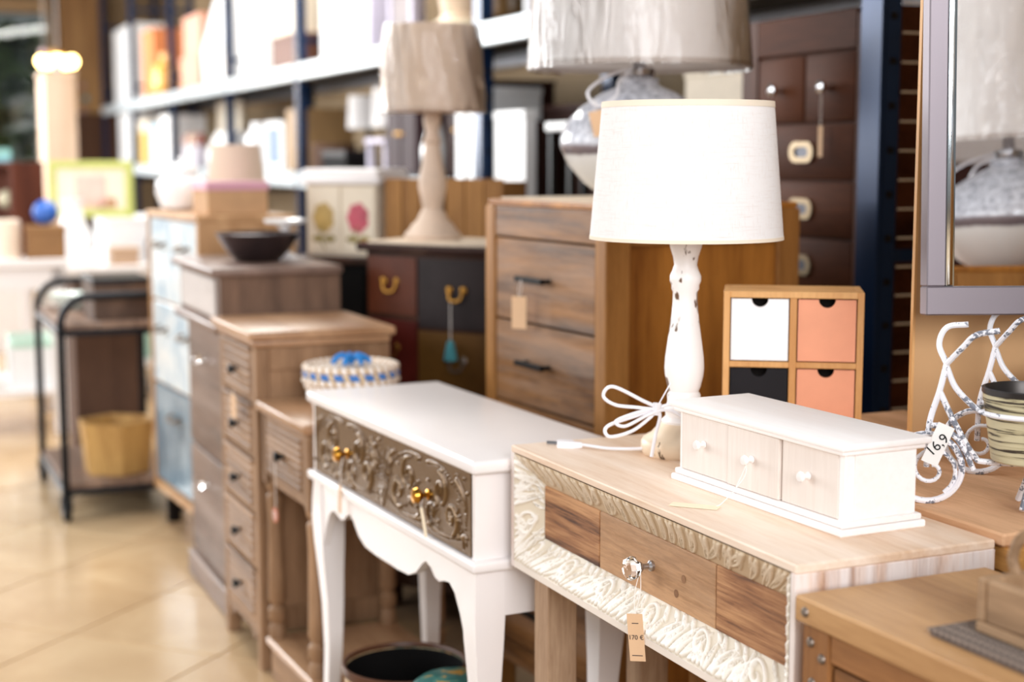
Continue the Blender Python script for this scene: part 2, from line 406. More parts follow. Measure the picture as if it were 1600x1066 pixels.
for y0, y1, nm, mt in ((iy0, .224, 'drawer_panel', m_ccplank), (.226, .566, 'drawer_front', m_ccdraw), (.568, iy1, 'drawer_panel', m_ccplank)):
    d = MB().box(rec - .003, rec + .018, y0, y1, iz0, iz1, .0012).build(nm, mt, cc)
    if nm == 'drawer_front':
        b = MB()
        zc = .705; yc = .400
        b.lathe([(.0, -.0), (.008, 0), (.008, .004), (.0045, .007), (.0045, .016), (.008, .019), (.0085, .022)], (0, 0, 0), 16, 'x')
        for v in b.bm.verts: v.co.x = -v.co.x
        b.xf(Matrix.Translation((rec - .003, yc, zc))); kb = b.build('knob_stem', m_steel, d)
        b = MB(); b.lathe([(.0085, 0), (.0155, .006), (.0185, .013), (.015, .020), (.008, .024), (.0001, .0245)], (0, 0, 0), 8, 'x')
        for v in b.bm.verts: v.co.x = -v.co.x
        b.xf(Matrix.Translation((rec - .025, yc, zc))); b.build('crystal_knob', m_crystal, d, smooth=False, label='faceted clear crystal knob')
        kn = MB()
        for yy, zz in ((.31, .708), (.33, .682)):
            kn.lathe([(.006, rec - .0035), (.0045, rec - .0033), (.002, rec - .0036)], (0, yy, zz), 12, 'x')
        kn.build('wood_knot', wood('knot_wood', (120, 82, 56), (160, 118, 84)), d)
for xx in (.035, CD - .09):
    for yy in (.02, CL - .075):
        MB().box(xx, xx + .055, yy, yy + .055, 0, CB, .002).build('leg', m_ccleg, cc)

def on(base, ph, x, y, z):
    a = R(ph); return (base[0] + x * math.cos(a) - y * math.sin(a), base[1] + x * math.sin(a) + y * math.cos(a), z)
price_tag('kraft tag reading 170 hanging from the crystal knob of the carved console', on(CC, CPH, rec - .0225, .400, .699), CPH + 44, .056, .0235, .070, m_card,
          (('170 €', .0095, .5), (None, .010, .2), (None, .016, .88)), tilt=-5, out=.026)

# ================================================================== WHITE MINI CHEST
BX = (.422, 1.927, CZ); BPH = 26.4; BL, BD, BH = .415, .147, .122
m_mcface = wood('pale_washed_birch', (222, 208, 198), (236, 226, 218), 'z', .5, .55, bump=.1)
m_mcw = wood('white_washed_birch', (244, 236, 232), (252, 248, 246), 'y', .5, .5, bump=.08)
mc = thing('mini_chest', 'small white wooden chest with three knobbed drawers on the carved console', 'drawer box', BX, BPH)
b = MB(); b.box(.003, BD - .003, .003, BL - .003, 0, .010, .002); b.box(.007, BD - .007, .007, BL - .007, .010, .019, .003, 2); b.build('base_moulding', m_mcw, mc)
b = MB(); b.box(.0, BD, .0, BL, BH - .009, BH, .002, 2); b.box(.005, BD - .005, .005, BL - .005, BH - .016, BH - .009, .003, 2); b.build('chest_top', m_mcw, mc)
b = MB(); b.box(.020, BD - .014, .014, BL - .014, .019, BH - .016); b.box(.013, .024, .014, .022, .019, BH - .016); b.box(.013, .024, BL - .020, BL - .014, .019, BH - .016); b.build('carcass', m_mcw, mc)
MB().box(.03, BD - .016, .011, .015, .019, BH - .016, .001).build('end_panel', m_mcw, mc)
MB().box(.013, .026, .0105, .0145, .019, BH - .016, .001).build('corner_strip', m_mcw, mc)
ys = [.022, .147, .2715, .395]
for k in range(3):
    off = (0, .003, .001)[k]
    d = MB().box(.012 - off, .020, ys[k] + .0008, ys[k + 1] - (.0035 if k == 0 else .0008), .020, BH - .017, .0008).build('drawer', m_mcface, mc)
    b = MB(); b.lathe([(.0001, 0), (.0055, .0005), (.0055, .002), (.0028, .004), (.0026, .007), (.0065, .010), (.0075, .013), (.0060, .0165), (.0001, .0175)], (0, 0, 0), 18, 'x')
    for v in b.bm.verts: v.co.x = -v.co.x
    b.xf(Matrix.Translation((.012 - off, (ys[k] + ys[k + 1]) / 2, .066))).build('knob', m_whitep, d)
# tag lying on console top, string from middle knob
t = thing('price_tag', 'pale blank tag lying on the carved console, strung to the small white chest', 'price tag', on(BX, BPH, .012, .209, CZ), BPH, 'price tags on strings')
MB().tube(smoothpath([(-.012, 0, .066), (-.014, .002, .055), (-.020, .004, .040), (-.030, .006, .022), (-.048, .008, .006), (-.056, .009, .0025)], 6), .0007, 5).build('string', m_string, t)
b = MB(); b.tube([(-.030, .006, .022), (-.034, .003, .019)], .0006, 5); b.tube(smoothpath([(-.0115, .002, .063), (-.018, -.004, .045), (-.029, .006, .023)], 6), .0006, 5); b.build('string_knot', m_string, t)
c = MB().box(-.011, .011, -.035, .035, .0006, .0014).xf(Matrix.Translation((-.078, .030, 0)) @ Matrix.Rotation(R(40), 4, 'Z')).build('card', m_cardpale, t)

# ================================================================== TABLE LAMP (white, distressed)
def shade_mesh(r0, r1, z0, z1, n=56, th=.0012):
    b = MB(); rings = []
    for r, z in ((r0, z0), (r1, z1), (r1 - th, z1), (r0 - th, z0)):
        rings.append([(r * math.cos(2 * math.pi * i / n), r * math.sin(2 * math.pi * i / n), z) for i in range(n)])
    return b.loft(rings, False, True)
m_linen = linen('cream_linen', (250, 247, 246), (226, 212, 204), 1.7, .12)
m_trim = paint('cream_shade_trim', (240, 226, 206), .85, .02)
m_stem = chipped('distressed_white_paint', (246, 241, 238), (104, 76, 54), .535)
m_stemb = chipped('distressed_cream_paint', (232, 210, 182), (110, 88, 66), .52)
LP = (.283, 2.5, CZ)
lp = thing('table_lamp', 'white distressed table lamp with cream linen drum shade', 'table lamp', LP)
b = MB(); b.lathe([(.066, 0), (.070, .006), (.070, .020), (.066, .027), (.054, .034), (.045, .044), (.037, .052)], n=40); b.build('lamp_base', m_stemb, lp)
b = MB(); b.lathe([(.036, .050), (.037, .056), (.030, .062), (.030, .068), (.033, .074), (.029, .080), (.027, .087), (.0275, .098), (.024, .104), (.0275, .112), (.031, .128), (.0325, .142), (.0315, .160), (.0275, .19), (.0225, .225),
              (.0205, .25), (.0200, .268), (.0225, .273), (.0225, .279), (.0255, .286), (.0255, .294), (.0215, .303), (.0185, .312), (.0205, .325), (.0255, .340), (.0275, .352), (.027, .360), (.0255, .366)], n=40)
b.build('lamp_stem', m_stem, lp)
sh = shade_mesh(.157, .138, .355, .574).build('lamp_shade', m_linen, lp)
def ringband(r, z0, z1, r2=None, n=56):
    r2 = r2 or r; b = MB(); rings = []
    for q, z in ((r + .0006, z0), (r2 + .0006, z1), (r2 - .0016, z1), (r - .0016, z0)):
        rings.append([(q * math.cos(2 * math.pi * i / n), q * math.sin(2 * math.pi * i / n), z) for i in range(n)])
    return b.loft(rings, False, True)
ringband(.1570, .3545, .360, .1566).build('shade_trim', m_trim, sh); ringband(.1389, .565, .5745, .1381).build('shade_trim', m_trim, sh)
b = MB(); b.lathe([(.018, .365), (.018, .40), (.012, .41)], n=20)
for k in range(3):
    a = k * 2.094; b.tube([(0.01 * math.cos(a), .01 * math.sin(a), .40), (.15 * math.cos(a), .15 * math.sin(a), .37)], .0015, 6)
b.build('bulb_socket', m_steel, lp)
m_cord = paint('white_pvc_cord', (238, 236, 240), .35, .01, bump=0)
b = MB()
main = [(-.045, -.035, .012), (-.055, -.035, .055), (-.052, -.040, .085), (-.062, -.05, .060), (-.060, -.055, .020)]
b.tube(smoothpath([(-.01, .05, .02), (-.05, -.01, .012), (-.115, .01, .0055), (-.165, .045, .0055)], 10), .0028, 8)
b.tube(smoothpath([(-.045, -.045, .083), (-.07, -.05, .095), (-.12, -.045, .118), (-.135, -.04, .102), (-.115, -.045, .088), (-.075, -.05, .084), (-.045, -.05, .076), (-.052, -.06, .040), (-.058, -.062, .006)], 10), .0030, 8)
b.tube(smoothpath([(-.045, -.045, .083), (-.08, -.05, .072), (-.128, -.04, .052), (-.125, -.045, .036), (-.09, -.052, .046), (-.06, -.05, .068), (-.045, -.045, .083), (-.02, -.045, .088), (0, -.042, .072)], 10), .0030, 8)
b.tube(smoothpath([(-.045, -.045, .083), (-.085, -.055, .076), (-.115, -.05, .062), (-.100, -.055, .055), (-.06, -.055, .075), (-.03, -.05, .08), (.005, -.045, .06)], 10), .0028, 8)
cd = b.build('power_cord', m_cord, lp)
b = MB(); b.tube([(-.05, -.05, .072), (-.048, -.048, .092)], .007, 8); b.tube([(-.046, -.05, .09), (-.028, -.055, .125)], .0012, 6); b.build('cable_tie', m_cord, cd)
b = MB(); b.loft([[(-.165 + dx, .045 - dx * .25 + sy * w, .005 + sz * h) for sy, sz in ((-1, -1), (1, -1), (1, 1), (-1, 1))] for dx, w, h in ((0, .004, .004), (-.012, .006, .005), (-.016, .009, .006), (-.038, .011, .006), (-.042, .009, .005))])
pg = b.build('plug', m_cord, cd)
b = MB()
for s in (-1, 1): b.tube([(-.205, .056 + s * .007, .006), (-.224, .061 + s * .007, .006)], .002, 8)
b.build('plug_pins', m_steel, pg)

# ================================================================== WHITE CONSOLE with embossed drawer
WC = (-.067, 2.561, 0); WPH = 26; WL, WD, WZ = .89, .32, .78
wc = thing('console_table', 'white lacquered console table with embossed brown drawer and curved legs', 'console table', WC, WPH)
b = MB(); b.box(0, WD, 0, WL, WZ - .024, WZ, .007, 3); b.build('table_top', m_whitep, wc)
b = MB(); b.box(.018, WD - .01, .018, WL - .018, .603, WZ - .024); b.box(.012, .034, .016, .028, .603, WZ - .024); b.box(.012, .034, WL - .03, WL - .016, .603, WZ - .024)
b.build('carcass', m_whitep, wc)
b = MB(); b.box(.0, WD, .0, WL, .583, .603, .006, 3); b.build('ledge_moulding', m_whitep, wc)
# embossed drawer
dy0, dy1, dz0, dz1 = .030, WL - .032, .606, WZ - .026
dl, dh = dy1 - dy0, dz1 - dz0
nx, ny = int(dl / .0024), int(dh / .0024)
Sg, Tg = np.meshgrid(np.linspace(0, dl, nx), np.linspace(0, dh, ny))
rg = random.Random(4); L = []
def scroll_set(cx, f):
    c = dh / 2
    L.append((spiral(cx + f * .075, c + .018, .034, .006, 90, 1.35, 44, -f), .0055, .0025, .9))
    L.append((spiral(cx + f * .125, c - .022, .030, .005, 250, 1.25, 44, f), .0055, .0025, .95))
    L.append((spiral(cx + f * .035, c - .03, .022, .004, 270, 1.2, 36, -f), .0045, .002, .8))
    L.append((bez((cx + f * .02, c - .055), (cx + f * .10, c - .07), (cx + f * .19, c - .045)), .006, .002, .9))
    L.append((bez((cx + f * .02, c + .06), (cx + f * .09, c + .075), (cx + f * .17, c + .02)), .005, .002, .8))
    L.append((bez((cx + f * .15, c + .05), (cx + f * .20, c + .03), (cx + f * .185, c - .03)), .006, .002, .85))
    for q in range(7):
        a = rg.uniform(0, 360); px_, py_ = cx + f * rg.uniform(.03, .19), c + rg.uniform(-.055, .055)
        for w in range(3):
            aa = a + (w - 1) * 38
            L.append((bez((px_, py_), (px_ + .010 * math.cos(R(aa)), py_ + .010 * math.sin(R(aa))), (px_ + .02 * math.cos(R(aa + 20)), py_ + .02 * math.sin(R(aa + 20))), 8), .0042, .0016, .8))
    for q in range(12):
        L.append(([(cx + f * rg.uniform(.01, .2), c + rg.uniform(-.065, .065))], .0034, .0034, 1))
scroll_set(dl * .25, 1); scroll_set(dl * .25, -1); scroll_set(dl * .76, 1); scroll_set(dl * .76, -1)
for q in range(-3, 4): L.append((bez((dl * .505, dh * .05), (dl * .505 + q * .012, dh * .5), (dl * .505 + q * .018, dh * (.97 - abs(q) * .08)), 16), .0045, .0015, .85))
Hd = strokes(Sg, Tg, [(p_, a_ * .8, b_ * .8, h_) for p_, a_, b_, h_ in L]) * .006
P = np.stack([np.full_like(Sg, .010), dy0 + Sg, dz0 + Tg], -1)
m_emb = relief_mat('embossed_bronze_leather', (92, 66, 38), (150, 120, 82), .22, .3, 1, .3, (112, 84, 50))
dr = MB(); dr.field(P, Hd, (-1, 0, 0)); dr.box(.0105, .02, dy0, dy1, dz0, dz1); dr = dr.build('embossed_drawer', m_emb, wc, 60)
for yy in (.215, .645):
    b = MB(); b.lathe([(.0001, 0), (.010, .0005), (.010, .003), (.005, .006), (.005, .013), (.0125, .018), (.0155, .024), (.0125, .031), (.0001, .034)], (0, 0, 0), 20, 'x')
    for v in b.bm.verts: v.co.x = -v.co.x
    b.xf(Matrix.Translation((.010, yy, .680))).build('knob', m_gold, dr, label='round brass yellow knob')
# scalloped apron
def apron_poly(y0, y1):
    m = (y0 + y1) / 2; hw = (y1 - y0) / 2; top = .585
    half = [(0, .497), (.16, .497), (.30, .500), (.40, .515), (.47, .537), (.52, .548), (.58, .542), (.63, .528), (.68, .525), (.74, .532), (.80, .535), (.86, .522), (.92, .49), (.97, .45), (1.0, .41)]
    pts = [(m + hw * a, z) for a, z in half][::-1] + [(m - hw * a, z) for a, z in half[1:]]
    return [(y1, top)] + pts + [(y0, top)]
def apron(axis, lo, hi, a0, a1):
    b = MB(); pts = apron_poly(lo, hi); bot = pts[1:-1]
    # strip quads (concave outline)
    vs = []
    for p in bot:
        row = []
        for a in (a0, a1):
            for z in (p[1], .585):
                row.append(b.bm.verts.new((a, p[0], z) if axis == 'x' else (p[0], a, z)))
        vs.append(row)
    for r1, r2 in zip(vs, vs[1:]):
        for i, j in ((0, 1), (1, 3), (3, 2), (2, 0)): b.bm.faces.new((r1[i], r1[j], r2[j], r2[i]))
    return b
apron('x', .055, WL - .055, .014, .032).build('apron', m_whitep, wc)
apron('x', .055, WL - .055, WD - .03, WD - .012).build('apron', m_whitep, wc)
for a in (.014, WL - .032):
    b = MB(); b.box(.05, WD - .05, a, a + .018, .50, .585); b.build('end_apron', m_whitep, wc)
for cx, sx in ((.012, 1), (WD - .012, -1)):
    for cy, sy in ((.012, 1), (WL - .012, -1)):
        rings = []
        for z, o_, w in ((.585, 0, .052), (.54, -.003, .056), (.50, -.004, .057), (.45, -.001, .053), (.38, .005, .045), (.30, .011, .038), (.20, .014, .032), (.10, .012, .028), (.03, .006, .029), (0, .002, .032)):
            x0, y0 = cx + sx * o_, cy + sy * o_
            rings.append([(x0, y0, z), (x0 + sx * w, y0, z), (x0 + sx * w, y0 + sy * w, z), (x0, y0 + sy * w, z)])
        MB().loft(rings).build('leg', m_whitep, wc, 50)
price_tag('long kraft tag hanging from the far brass knob of the white console', on(WC, WPH, -.003, .645, .668), WPH, .055, .016, .062, m_card, (), tilt=4, swing=-.25)
t = price_tag('narrow pale tag strung on the near brass knob of the white console', on(WC, WPH, -.003, .215, .668), WPH, .012, .012, .055, m_cardpale, (), tilt=-24, swing=-.3)

# ================================================================== FOREGROUND BOLTED CHEST
FC0 = (.334, 1.766); FPH = 25; FL = .86; FD = .29; FZ = .783
FC = (FC0[0] + FL * math.sin(R(FPH)), FC0[1] - FL * math.cos(R(FPH)), 0)
m_fctop = wood('acacia_top', (150, 106, 64), (196, 152, 104), 'y', .5, .4)
m_fc = wood('acacia_frame', (104, 66, 34), (156, 106, 62), 'y', .6, .5)
m_fcv = wood('acacia_post', (104, 66, 34), (156, 106, 62), 'z', .6, .5)
m_fcd = wood('greyed_drawer_panel', (138, 120, 92), (176, 156, 124), 'y', .5, .55)
m_bolt = metal('grey_iron_bolt', (130, 118, 108), .45, .8)
fc = thing('sideboard', 'brown wooden sideboard with iron bolts in the blurred right foreground', 'sideboard', FC, FPH)
tp = MB().box(0, FD, 0, FL, FZ - .032, FZ, .003).build('table_top', m_fctop, fc)
def bolts(pts, parent, x=0):
    for y, z in pts: MB().lathe([(.0001, -.004), (.004, -.0035), (.0062, -.001), (.0065, .001)], (x, y, z), 14, 'x').build('bolt', m_bolt, parent)
bolts([(FL - .022, FZ - .016), (.022, FZ - .016)], tp)
for a in (.01, FL - .06):
    for xx in (.006, FD - .056):
        p = MB().box(xx, xx + .05, a, a + .05, 0, FZ - .032, .002).build('corner_post', m_fcv, fc)
        if xx < .1: bolts([(a + .034, FZ - .052), (a + .012, FZ - .066), (a + .03, FZ - .10), (a + .025, .1)], p, .006)
MB().box(.02, FD - .01, .06, FL - .06, .08, FZ - .034).build('carcass', m_fc, fc)
b = MB(); b.box(.008, .03, .06, FL - .06, FZ - .068, FZ - .032, .002); b.build('rail', m_fc, fc)
for r in range(3):
    z1 = FZ - .072 - r * .21
    for y0, y1 in ((.065, FL / 2 - .005), (FL / 2 + .005, FL - .065)):
        d = MB().box(.010, .024, y0, y1, z1 - .2, z1, .002).build('drawer', m_fc, fc)
        MB().box(.005, .012, y0 + .03, y1 - .03, z1 - .175, z1 - .025, .002).build('drawer_panel', m_fcd, d)
        MB().tube([(.004, (y0 + y1) / 2 - .04, z1 - .1), (-.02, (y0 + y1) / 2 - .035, z1 - .1), (-.02, (y0 + y1) / 2 + .035, z1 - .1), (.004, (y0 + y1) / 2 + .04, z1 - .1)], .005, 8).build('handle', m_blackm, d)
# woven runner and wooden tray on it
m_runner = N('woven_grey_runner'); _v = m_runner.coords((1, 1, 1)); _w = m_runner.n('ShaderNodeTexWave', wave_type='BANDS'); _w.inputs['Scale'].default_value = 55; _w.inputs['Distortion'].default_value = 1.0
m_runner.l(_v, _w.inputs[0]); m_runner.col(m_runner.ramp(_w.outputs['Fac'], [(.2, lin((88, 76, 70))), (.8, lin((150, 134, 122)))])); m_runner.set(Roughness=.9); m_runner.bump(_w.outputs['Fac'], .6, .003); m_runner = m_runner.m
ru = thing('table_runner', 'grey woven table runner on the bolted sideboard', 'table runner', on(FC, FPH, .03, .215, FZ), FPH)
b = MB()
for i in range(23): b.tube([(.012 + i * .009, 0, .0048), (.012 + i * .009, .50 - .05, .0048)], .0045, 6)
b.build('woven_cords', m_runner, ru)['kind'] = 'stuff'
b = MB()
for i in range(48): b.tube([(.008, .006 + i * .0095, .0075), (.214, .006 + i * .0095, .0075)], .0022, 5)
b.build('cross_threads', m_runner, ru)['kind'] = 'stuff'
m_trayw = wood('grey_brown_tray', (116, 88, 62), (176, 142, 108), 'y', .6, .6)
ty = thing('wooden_tray', 'small grey-brown wooden tray with a looped handle on the woven runner', 'tray', on(FC, FPH, .072, .335, FZ + .0102), FPH)
MB().box(0, .2, 0, .30, 0, .012, .002).build('tray_floor', m_trayw, ty)
for a in ((0, .2, .285, .30), (0, .2, 0, .015), (0, .014, .015, .285), (.186, .2, .015, .285)):
    MB().box(*a, .012, .060, .003).build('tray_side', m_trayw, ty)
b = MB(); b.tube(smoothpath([(.05, .292, .055), (.05, .30, .075), (.06, .296, .098), (.10, .293, .104), (.14, .296, .098), (.15, .30, .075), (.15, .292, .055)], 6), .006, 8); b.build('handle', m_trayw, ty)

# ================================================================== BACK TABLE, BOARD, BAMBOO DRAWERS
TB = (.637, 1.905, 0); TPH = 24
m_oak = wood('honey_oak', (150, 100, 46), (206, 152, 84), 'y', .6, .5)
m_oakz = wood('honey_oak_upright', (150, 100, 46), (206, 152, 84), 'z', .6, .5)
tb = thing('work_table', 'honey-coloured wooden table behind the carved console, under the pale board', 'table', TB, TPH)
MB().box(0, .5, 0, .85, .765, .80, .003).build('table_top', m_oak, tb)
for x in (.02, .43):
    for y in (.02, .78): MB().box(x, x + .05, y, y + .05, 0, .765, .002).build('leg', m_oakz, tb)
for a in ((.03, .05, .07, .78), (.45, .47, .07, .78)): MB().box(*a, .68, .765).build('apron', m_oak, tb)
bo = MB(); bo.box(-.006, .49, .012, .84, .8002, .818, .003)
bo = bo.build('wooden_board', wood('rough_beech_board', (190, 142, 102), (228, 182, 142), 'y', .8, .7)); bo.location = TB; bo.rotation_euler = (0, 0, R(TPH))
tag(bo, 'pale rough wooden board under the wire bicycles', 'board')
m_bamb = wood('bamboo', (198, 140, 80), (228, 178, 116), 'z', .8, .45)
bd = thing('desktop_drawers', 'bamboo desktop organiser with white, black and coral drawers behind the lamp', 'drawer organiser', (.360, 2.60, .8182), -9)
bw, bh2, bdp, th = .234, .250, .13, .011
for nm, a in (('side_panel', (0, th, 0, bdp, 0, bh2)), ('side_panel', (bw - th, bw, 0, bdp, 0, bh2)), ('top_panel', (th, bw - th, 0, bdp, bh2 - th, bh2)), ('bottom_panel', (th, bw - th, 0, bdp, 0, th)),
              ('divider', (bw / 2 - .006, bw / 2 + .006, .001, bdp, th, bh2 - th)), ('shelf', (th, bw / 2 - .006, .001, bdp, bh2 / 2 - .005, bh2 / 2 + .005)), ('shelf', (bw / 2 + .006, bw - th, .001, bdp, bh2 / 2 - .005, bh2 / 2 + .005)), ('back_panel', (th, bw - th, bdp - .004, bdp, th, bh2 - th))):
    MB().box(*a, .0008).build(nm, m_bamb, bd)
m_coral = paint('coral_paint', (240, 164, 128), .55, .03); m_wdr = paint('white_drawer_paint', (250, 250, 252), .5, .01); m_kdr = paint('black_drawer_paint', (26, 24, 28), .5, .05)
for (ix, iz, mt, lb) in ((0, 1, m_wdr, 'white drawer'), (1, 1, m_coral, 'upper coral drawer'), (0, 0, m_kdr, 'black drawer'), (1, 0, m_coral, 'lower coral drawer')):
    x0 = th + .002 if ix == 0 else bw / 2 + .008; x1 = bw / 2 - .008 if ix == 0 else bw - th - .002
    z0 = th + .002 if iz == 0 else bh2 / 2 + .007; z1 = bh2 / 2 - .007 if iz == 0 else bh2 - th - .002
    m = (x0 + x1) / 2; r = .014
    notch = [(m + r * math.cos(R(a)), z1 + r * math.sin(R(a))) for a in range(180, 361, 15)]
    b = MB(); cols = [(x0, z1)] + notch + [(x1, z1)]; rows = []
    for (x, z) in cols: rows.append([b.bm.verts.new((x, .004, z0)), b.bm.verts.new((x, .004, z)), b.bm.verts.new((x, .012, z)), b.bm.verts.new((x, .012, z0))])
    for p, q in zip(rows, rows[1:]):
        for i in range(4): b.bm.faces.new((p[i], p[(i + 1) % 4], q[(i + 1) % 4], q[i]))
    b.bm.faces.new(rows[0]); b.bm.faces.new(rows[-1])
    b.box(x0, x0 + .003, .012, bdp - .01, z0, z1 - .01); b.box(x1 - .003, x1, .012, bdp - .01, z0, z1 - .01); b.box(x0, x1, .012, bdp - .01, z0, z0 + .003)
    d = b.build('drawer', mt, bd, 30, label=lb)
    MB().box(x0 + .004, x1 - .004, .03, .034, z0 + .004, z1 - .001).build('dark_backing', m_dark, d)  # dark sheet behind the finger notch, standing in for the drawer's dark inside

# ================================================================== PARTITION + MIRROR
m_tan = paint('tan_hardboard', (206, 164, 118), .75, .03, 3)
pt = thing('partition_panel', 'tan hardboard panel standing behind the mirror and wire bicycles', 'panel', (.634, 2.40, .8184), 0)
MB().box(0, .9, 0, .014, 0, 1.45).build('board', m_tan, pt)
MB().box(-.004, 0, -.001, .015, 0, 1.45).build('edge_strip', m_bamb, pt)
MA, MLEAN = 3.0, 3.8
mr = thing('wall_mirror', 'tall mirror in a brushed grey frame leaning on the tan panel', 'mirror', (.616, 2.285, 1.060), MA)
mr.rotation_euler = (R(-MLEAN), 0, R(MA))
m_mframe = metal('brushed_grey_frame', (134, 126, 132), .45, .6)
fw, mw, mh = .043, .60, .86
for nm, a in (('frame_bottom', (0, mw, -.012, .02, 0, fw)), ('frame_top', (0, mw, -.012, .02, mh - fw, mh)), ('frame_side', (0, fw - .014, -.012, .02, fw, mh - fw)), ('frame_side', (mw - fw + .014, mw, -.012, .02, fw, mh - fw))):
    MB().box(*a, .002).build(nm, m_mframe, mr)
m_mir = metal('mirror_silver', (246, 248, 250), .0)
MB().box(fw - .014, fw, -.010, .014, fw, mh - fw, .003, 2).build('bevel_strip', metal('bright_bevel', (235, 245, 250), .12), mr)
MB().box(fw, mw - fw + .014, .004, .010, fw, mh - fw).build('mirror_glass', m_mir, mr)

# ================================================================== WIRE BICYCLE PLANTERS
m_wire = chipped('chalky_white_wire', (236, 236, 242), (120, 124, 136), .505, 150, (1, 1, 1), .6)
m_pot = N('brushed_cream_pot'); _v = m_pot.coords((2, 2, 60)); _f = m_pot.noise(_v, 3, 4, .6, .3)
m_pot.col(m_pot.ramp(_f, [(.48, lin((206, 198, 164))), (.545, lin((186, 176, 140))), (.575, lin((60, 52, 44)))])); m_pot.set(Roughness=.45); m_pot = m_pot.m
m_potr = metal('dark_zinc_rim', (62, 58, 56), .35, .6)
def bicycle(label, loc, rz):
    t = thing('bicycle_planter', label, 'planter stand', loc, rz, 'wire bicycle planters'); r = .0042
    def tb_(name, pts, rr=r, sm=6, par=None): return MB().tube(smoothpath(pts, sm) if sm else pts, rr, 8).build(name, m_wire, par or t)
    wr_ = .047
    w = MB(); w.tube([(wr_ * math.cos(a * .1745), 0, .0505 + wr_ * math.sin(a * .1745)) for a in range(36)], .0046, 8, True)
    wh = w.build('front_wheel', m_wire, t)
    sp = spiral(.006, .048, .036, .006, -60, 1.4, 26)
    tb_('wheel_scroll', [(x, 0, z) for x, z in sp], .003, 0, wh)
    tb_('mudguard', [(.004, 0, .110), (.020, 0, .108), (.040, 0, .092), (.053, 0, .07), (.062, 0, .05)], .004)
    tb_('fork', [(0, .008, .05), (.002, .008, .11), (.014, 0, .158), (.022, 0, .196)])
    hb = tb_('handlebar', [(.022, 0, .196), (.012, .022, .220), (.022, .03, .243), (.05, .028, .248)])
    tb_('handlebar_grip', [(.022, 0, .196), (.042, -.02, .222), (.058, -.03, .240), (.088, -.032, .247)], r, 6, hb)
    tb_('down_tube', [(.014, 0, .158), (.035, 0, .115), (.062, 0, .07), (.080, 0, .062), (.15, 0, .062), (.21, 0, .062)])
    tb_('top_tube', [(.022, 0, .193), (.034, 0, .165), (.055, 0, .142), (.066, 0, .134)])
    ring = MB(); ring.tube([(.134 + .068 * math.cos(a * .2094), .068 * math.sin(a * .2094), .134) for a in range(30)], .0036, 8, True); ring.build('pot_ring', m_wire, t)
    for x, y in ((.125, -.035), (.125, .035), (.19, -.035), (.19, .035)):
        tb_('leg', [(.15 + (x - .15) * .4, y * .1, .062), (x, y, .0045)], .0042, 0)
    w2 = MB(); w2.tube([(.30 + .06 * math.cos(a * .1745), 0, .0645 + .06 * math.sin(a * .1745)) for a in range(36)], .0046, 8, True); w2.build('rear_wheel', m_wire, t)
    tb_('chain_stay', [(.21, 0, .062), (.30, 0, .0645)], r, 0)

    return t
def pot(label, loc):
    p = thing('flower_pot', label, 'flower pot', loc, 0, 'pots in the wire bicycles')
    MB().lathe([(.048, 0), (.050, .002), (.0615, .080), (.063, .082), (.0635, .096), (.0605, .096), (.059, .08), (.047, .004)], n=40).build('pot_body', m_pot, p)
    MB().lathe([(.0632, .092), (.065, .094), (.065, .100), (.0610, .101), (.0590, .096), (.057, .08), (.048, .012), (.0001, .011)], n=40, cap=False).build('pot_rim', m_potr, p)
    return p
BK1 = (.574, 2.09, .818); BR1 = -14
bicycle('white wire bicycle planter nearer the camera, with a price tag on its fork', BK1, BR1)
pot('cream metal pot in the nearer wire bicycle', on(BK1, BR1, .134, 0, BK1[2] + .0665))
BK2 = (.702, 2.285, .818); BR2 = -20
bicycle('white wire bicycle planter further back, close to the tan panel', BK2, BR2)
pot('cream metal pot with dark rim in the wire bicycle by the tan panel', on(BK2, BR2, .134, 0, BK2[2] + .0665))
t = thing('price_tag', 'white handwritten tag on the nearer wire bicycle reading 16,9', 'price tag', (.590, 2.055, .934), -14, 'price tags on strings')
M = Matrix.Rotation(R(-22), 4, 'Y')
MB().tube([(0, .004, .0), (-.004, -.001, -.012)], .0006, 5).build('string', m_string, t)
c = MB().box(-.0115, .0115, -.0008, 0, -.058, 0).xf(Matrix.Rotation(R(22), 4, 'Y')).build('card', m_cardw, t)
TX = Matrix(((1, 0, 0, 0), (0, 0, -1, 0), (0, 1, 0, 0), (0, 0, 0, 1)))
lettering('16,9', .02, m_black, c, Matrix.Rotation(R(22), 4, 'Y') @ Matrix.Translation((0, -.0012, -.030)) @ Matrix.Rotation(R(-68), 4, 'Y') @ TX)

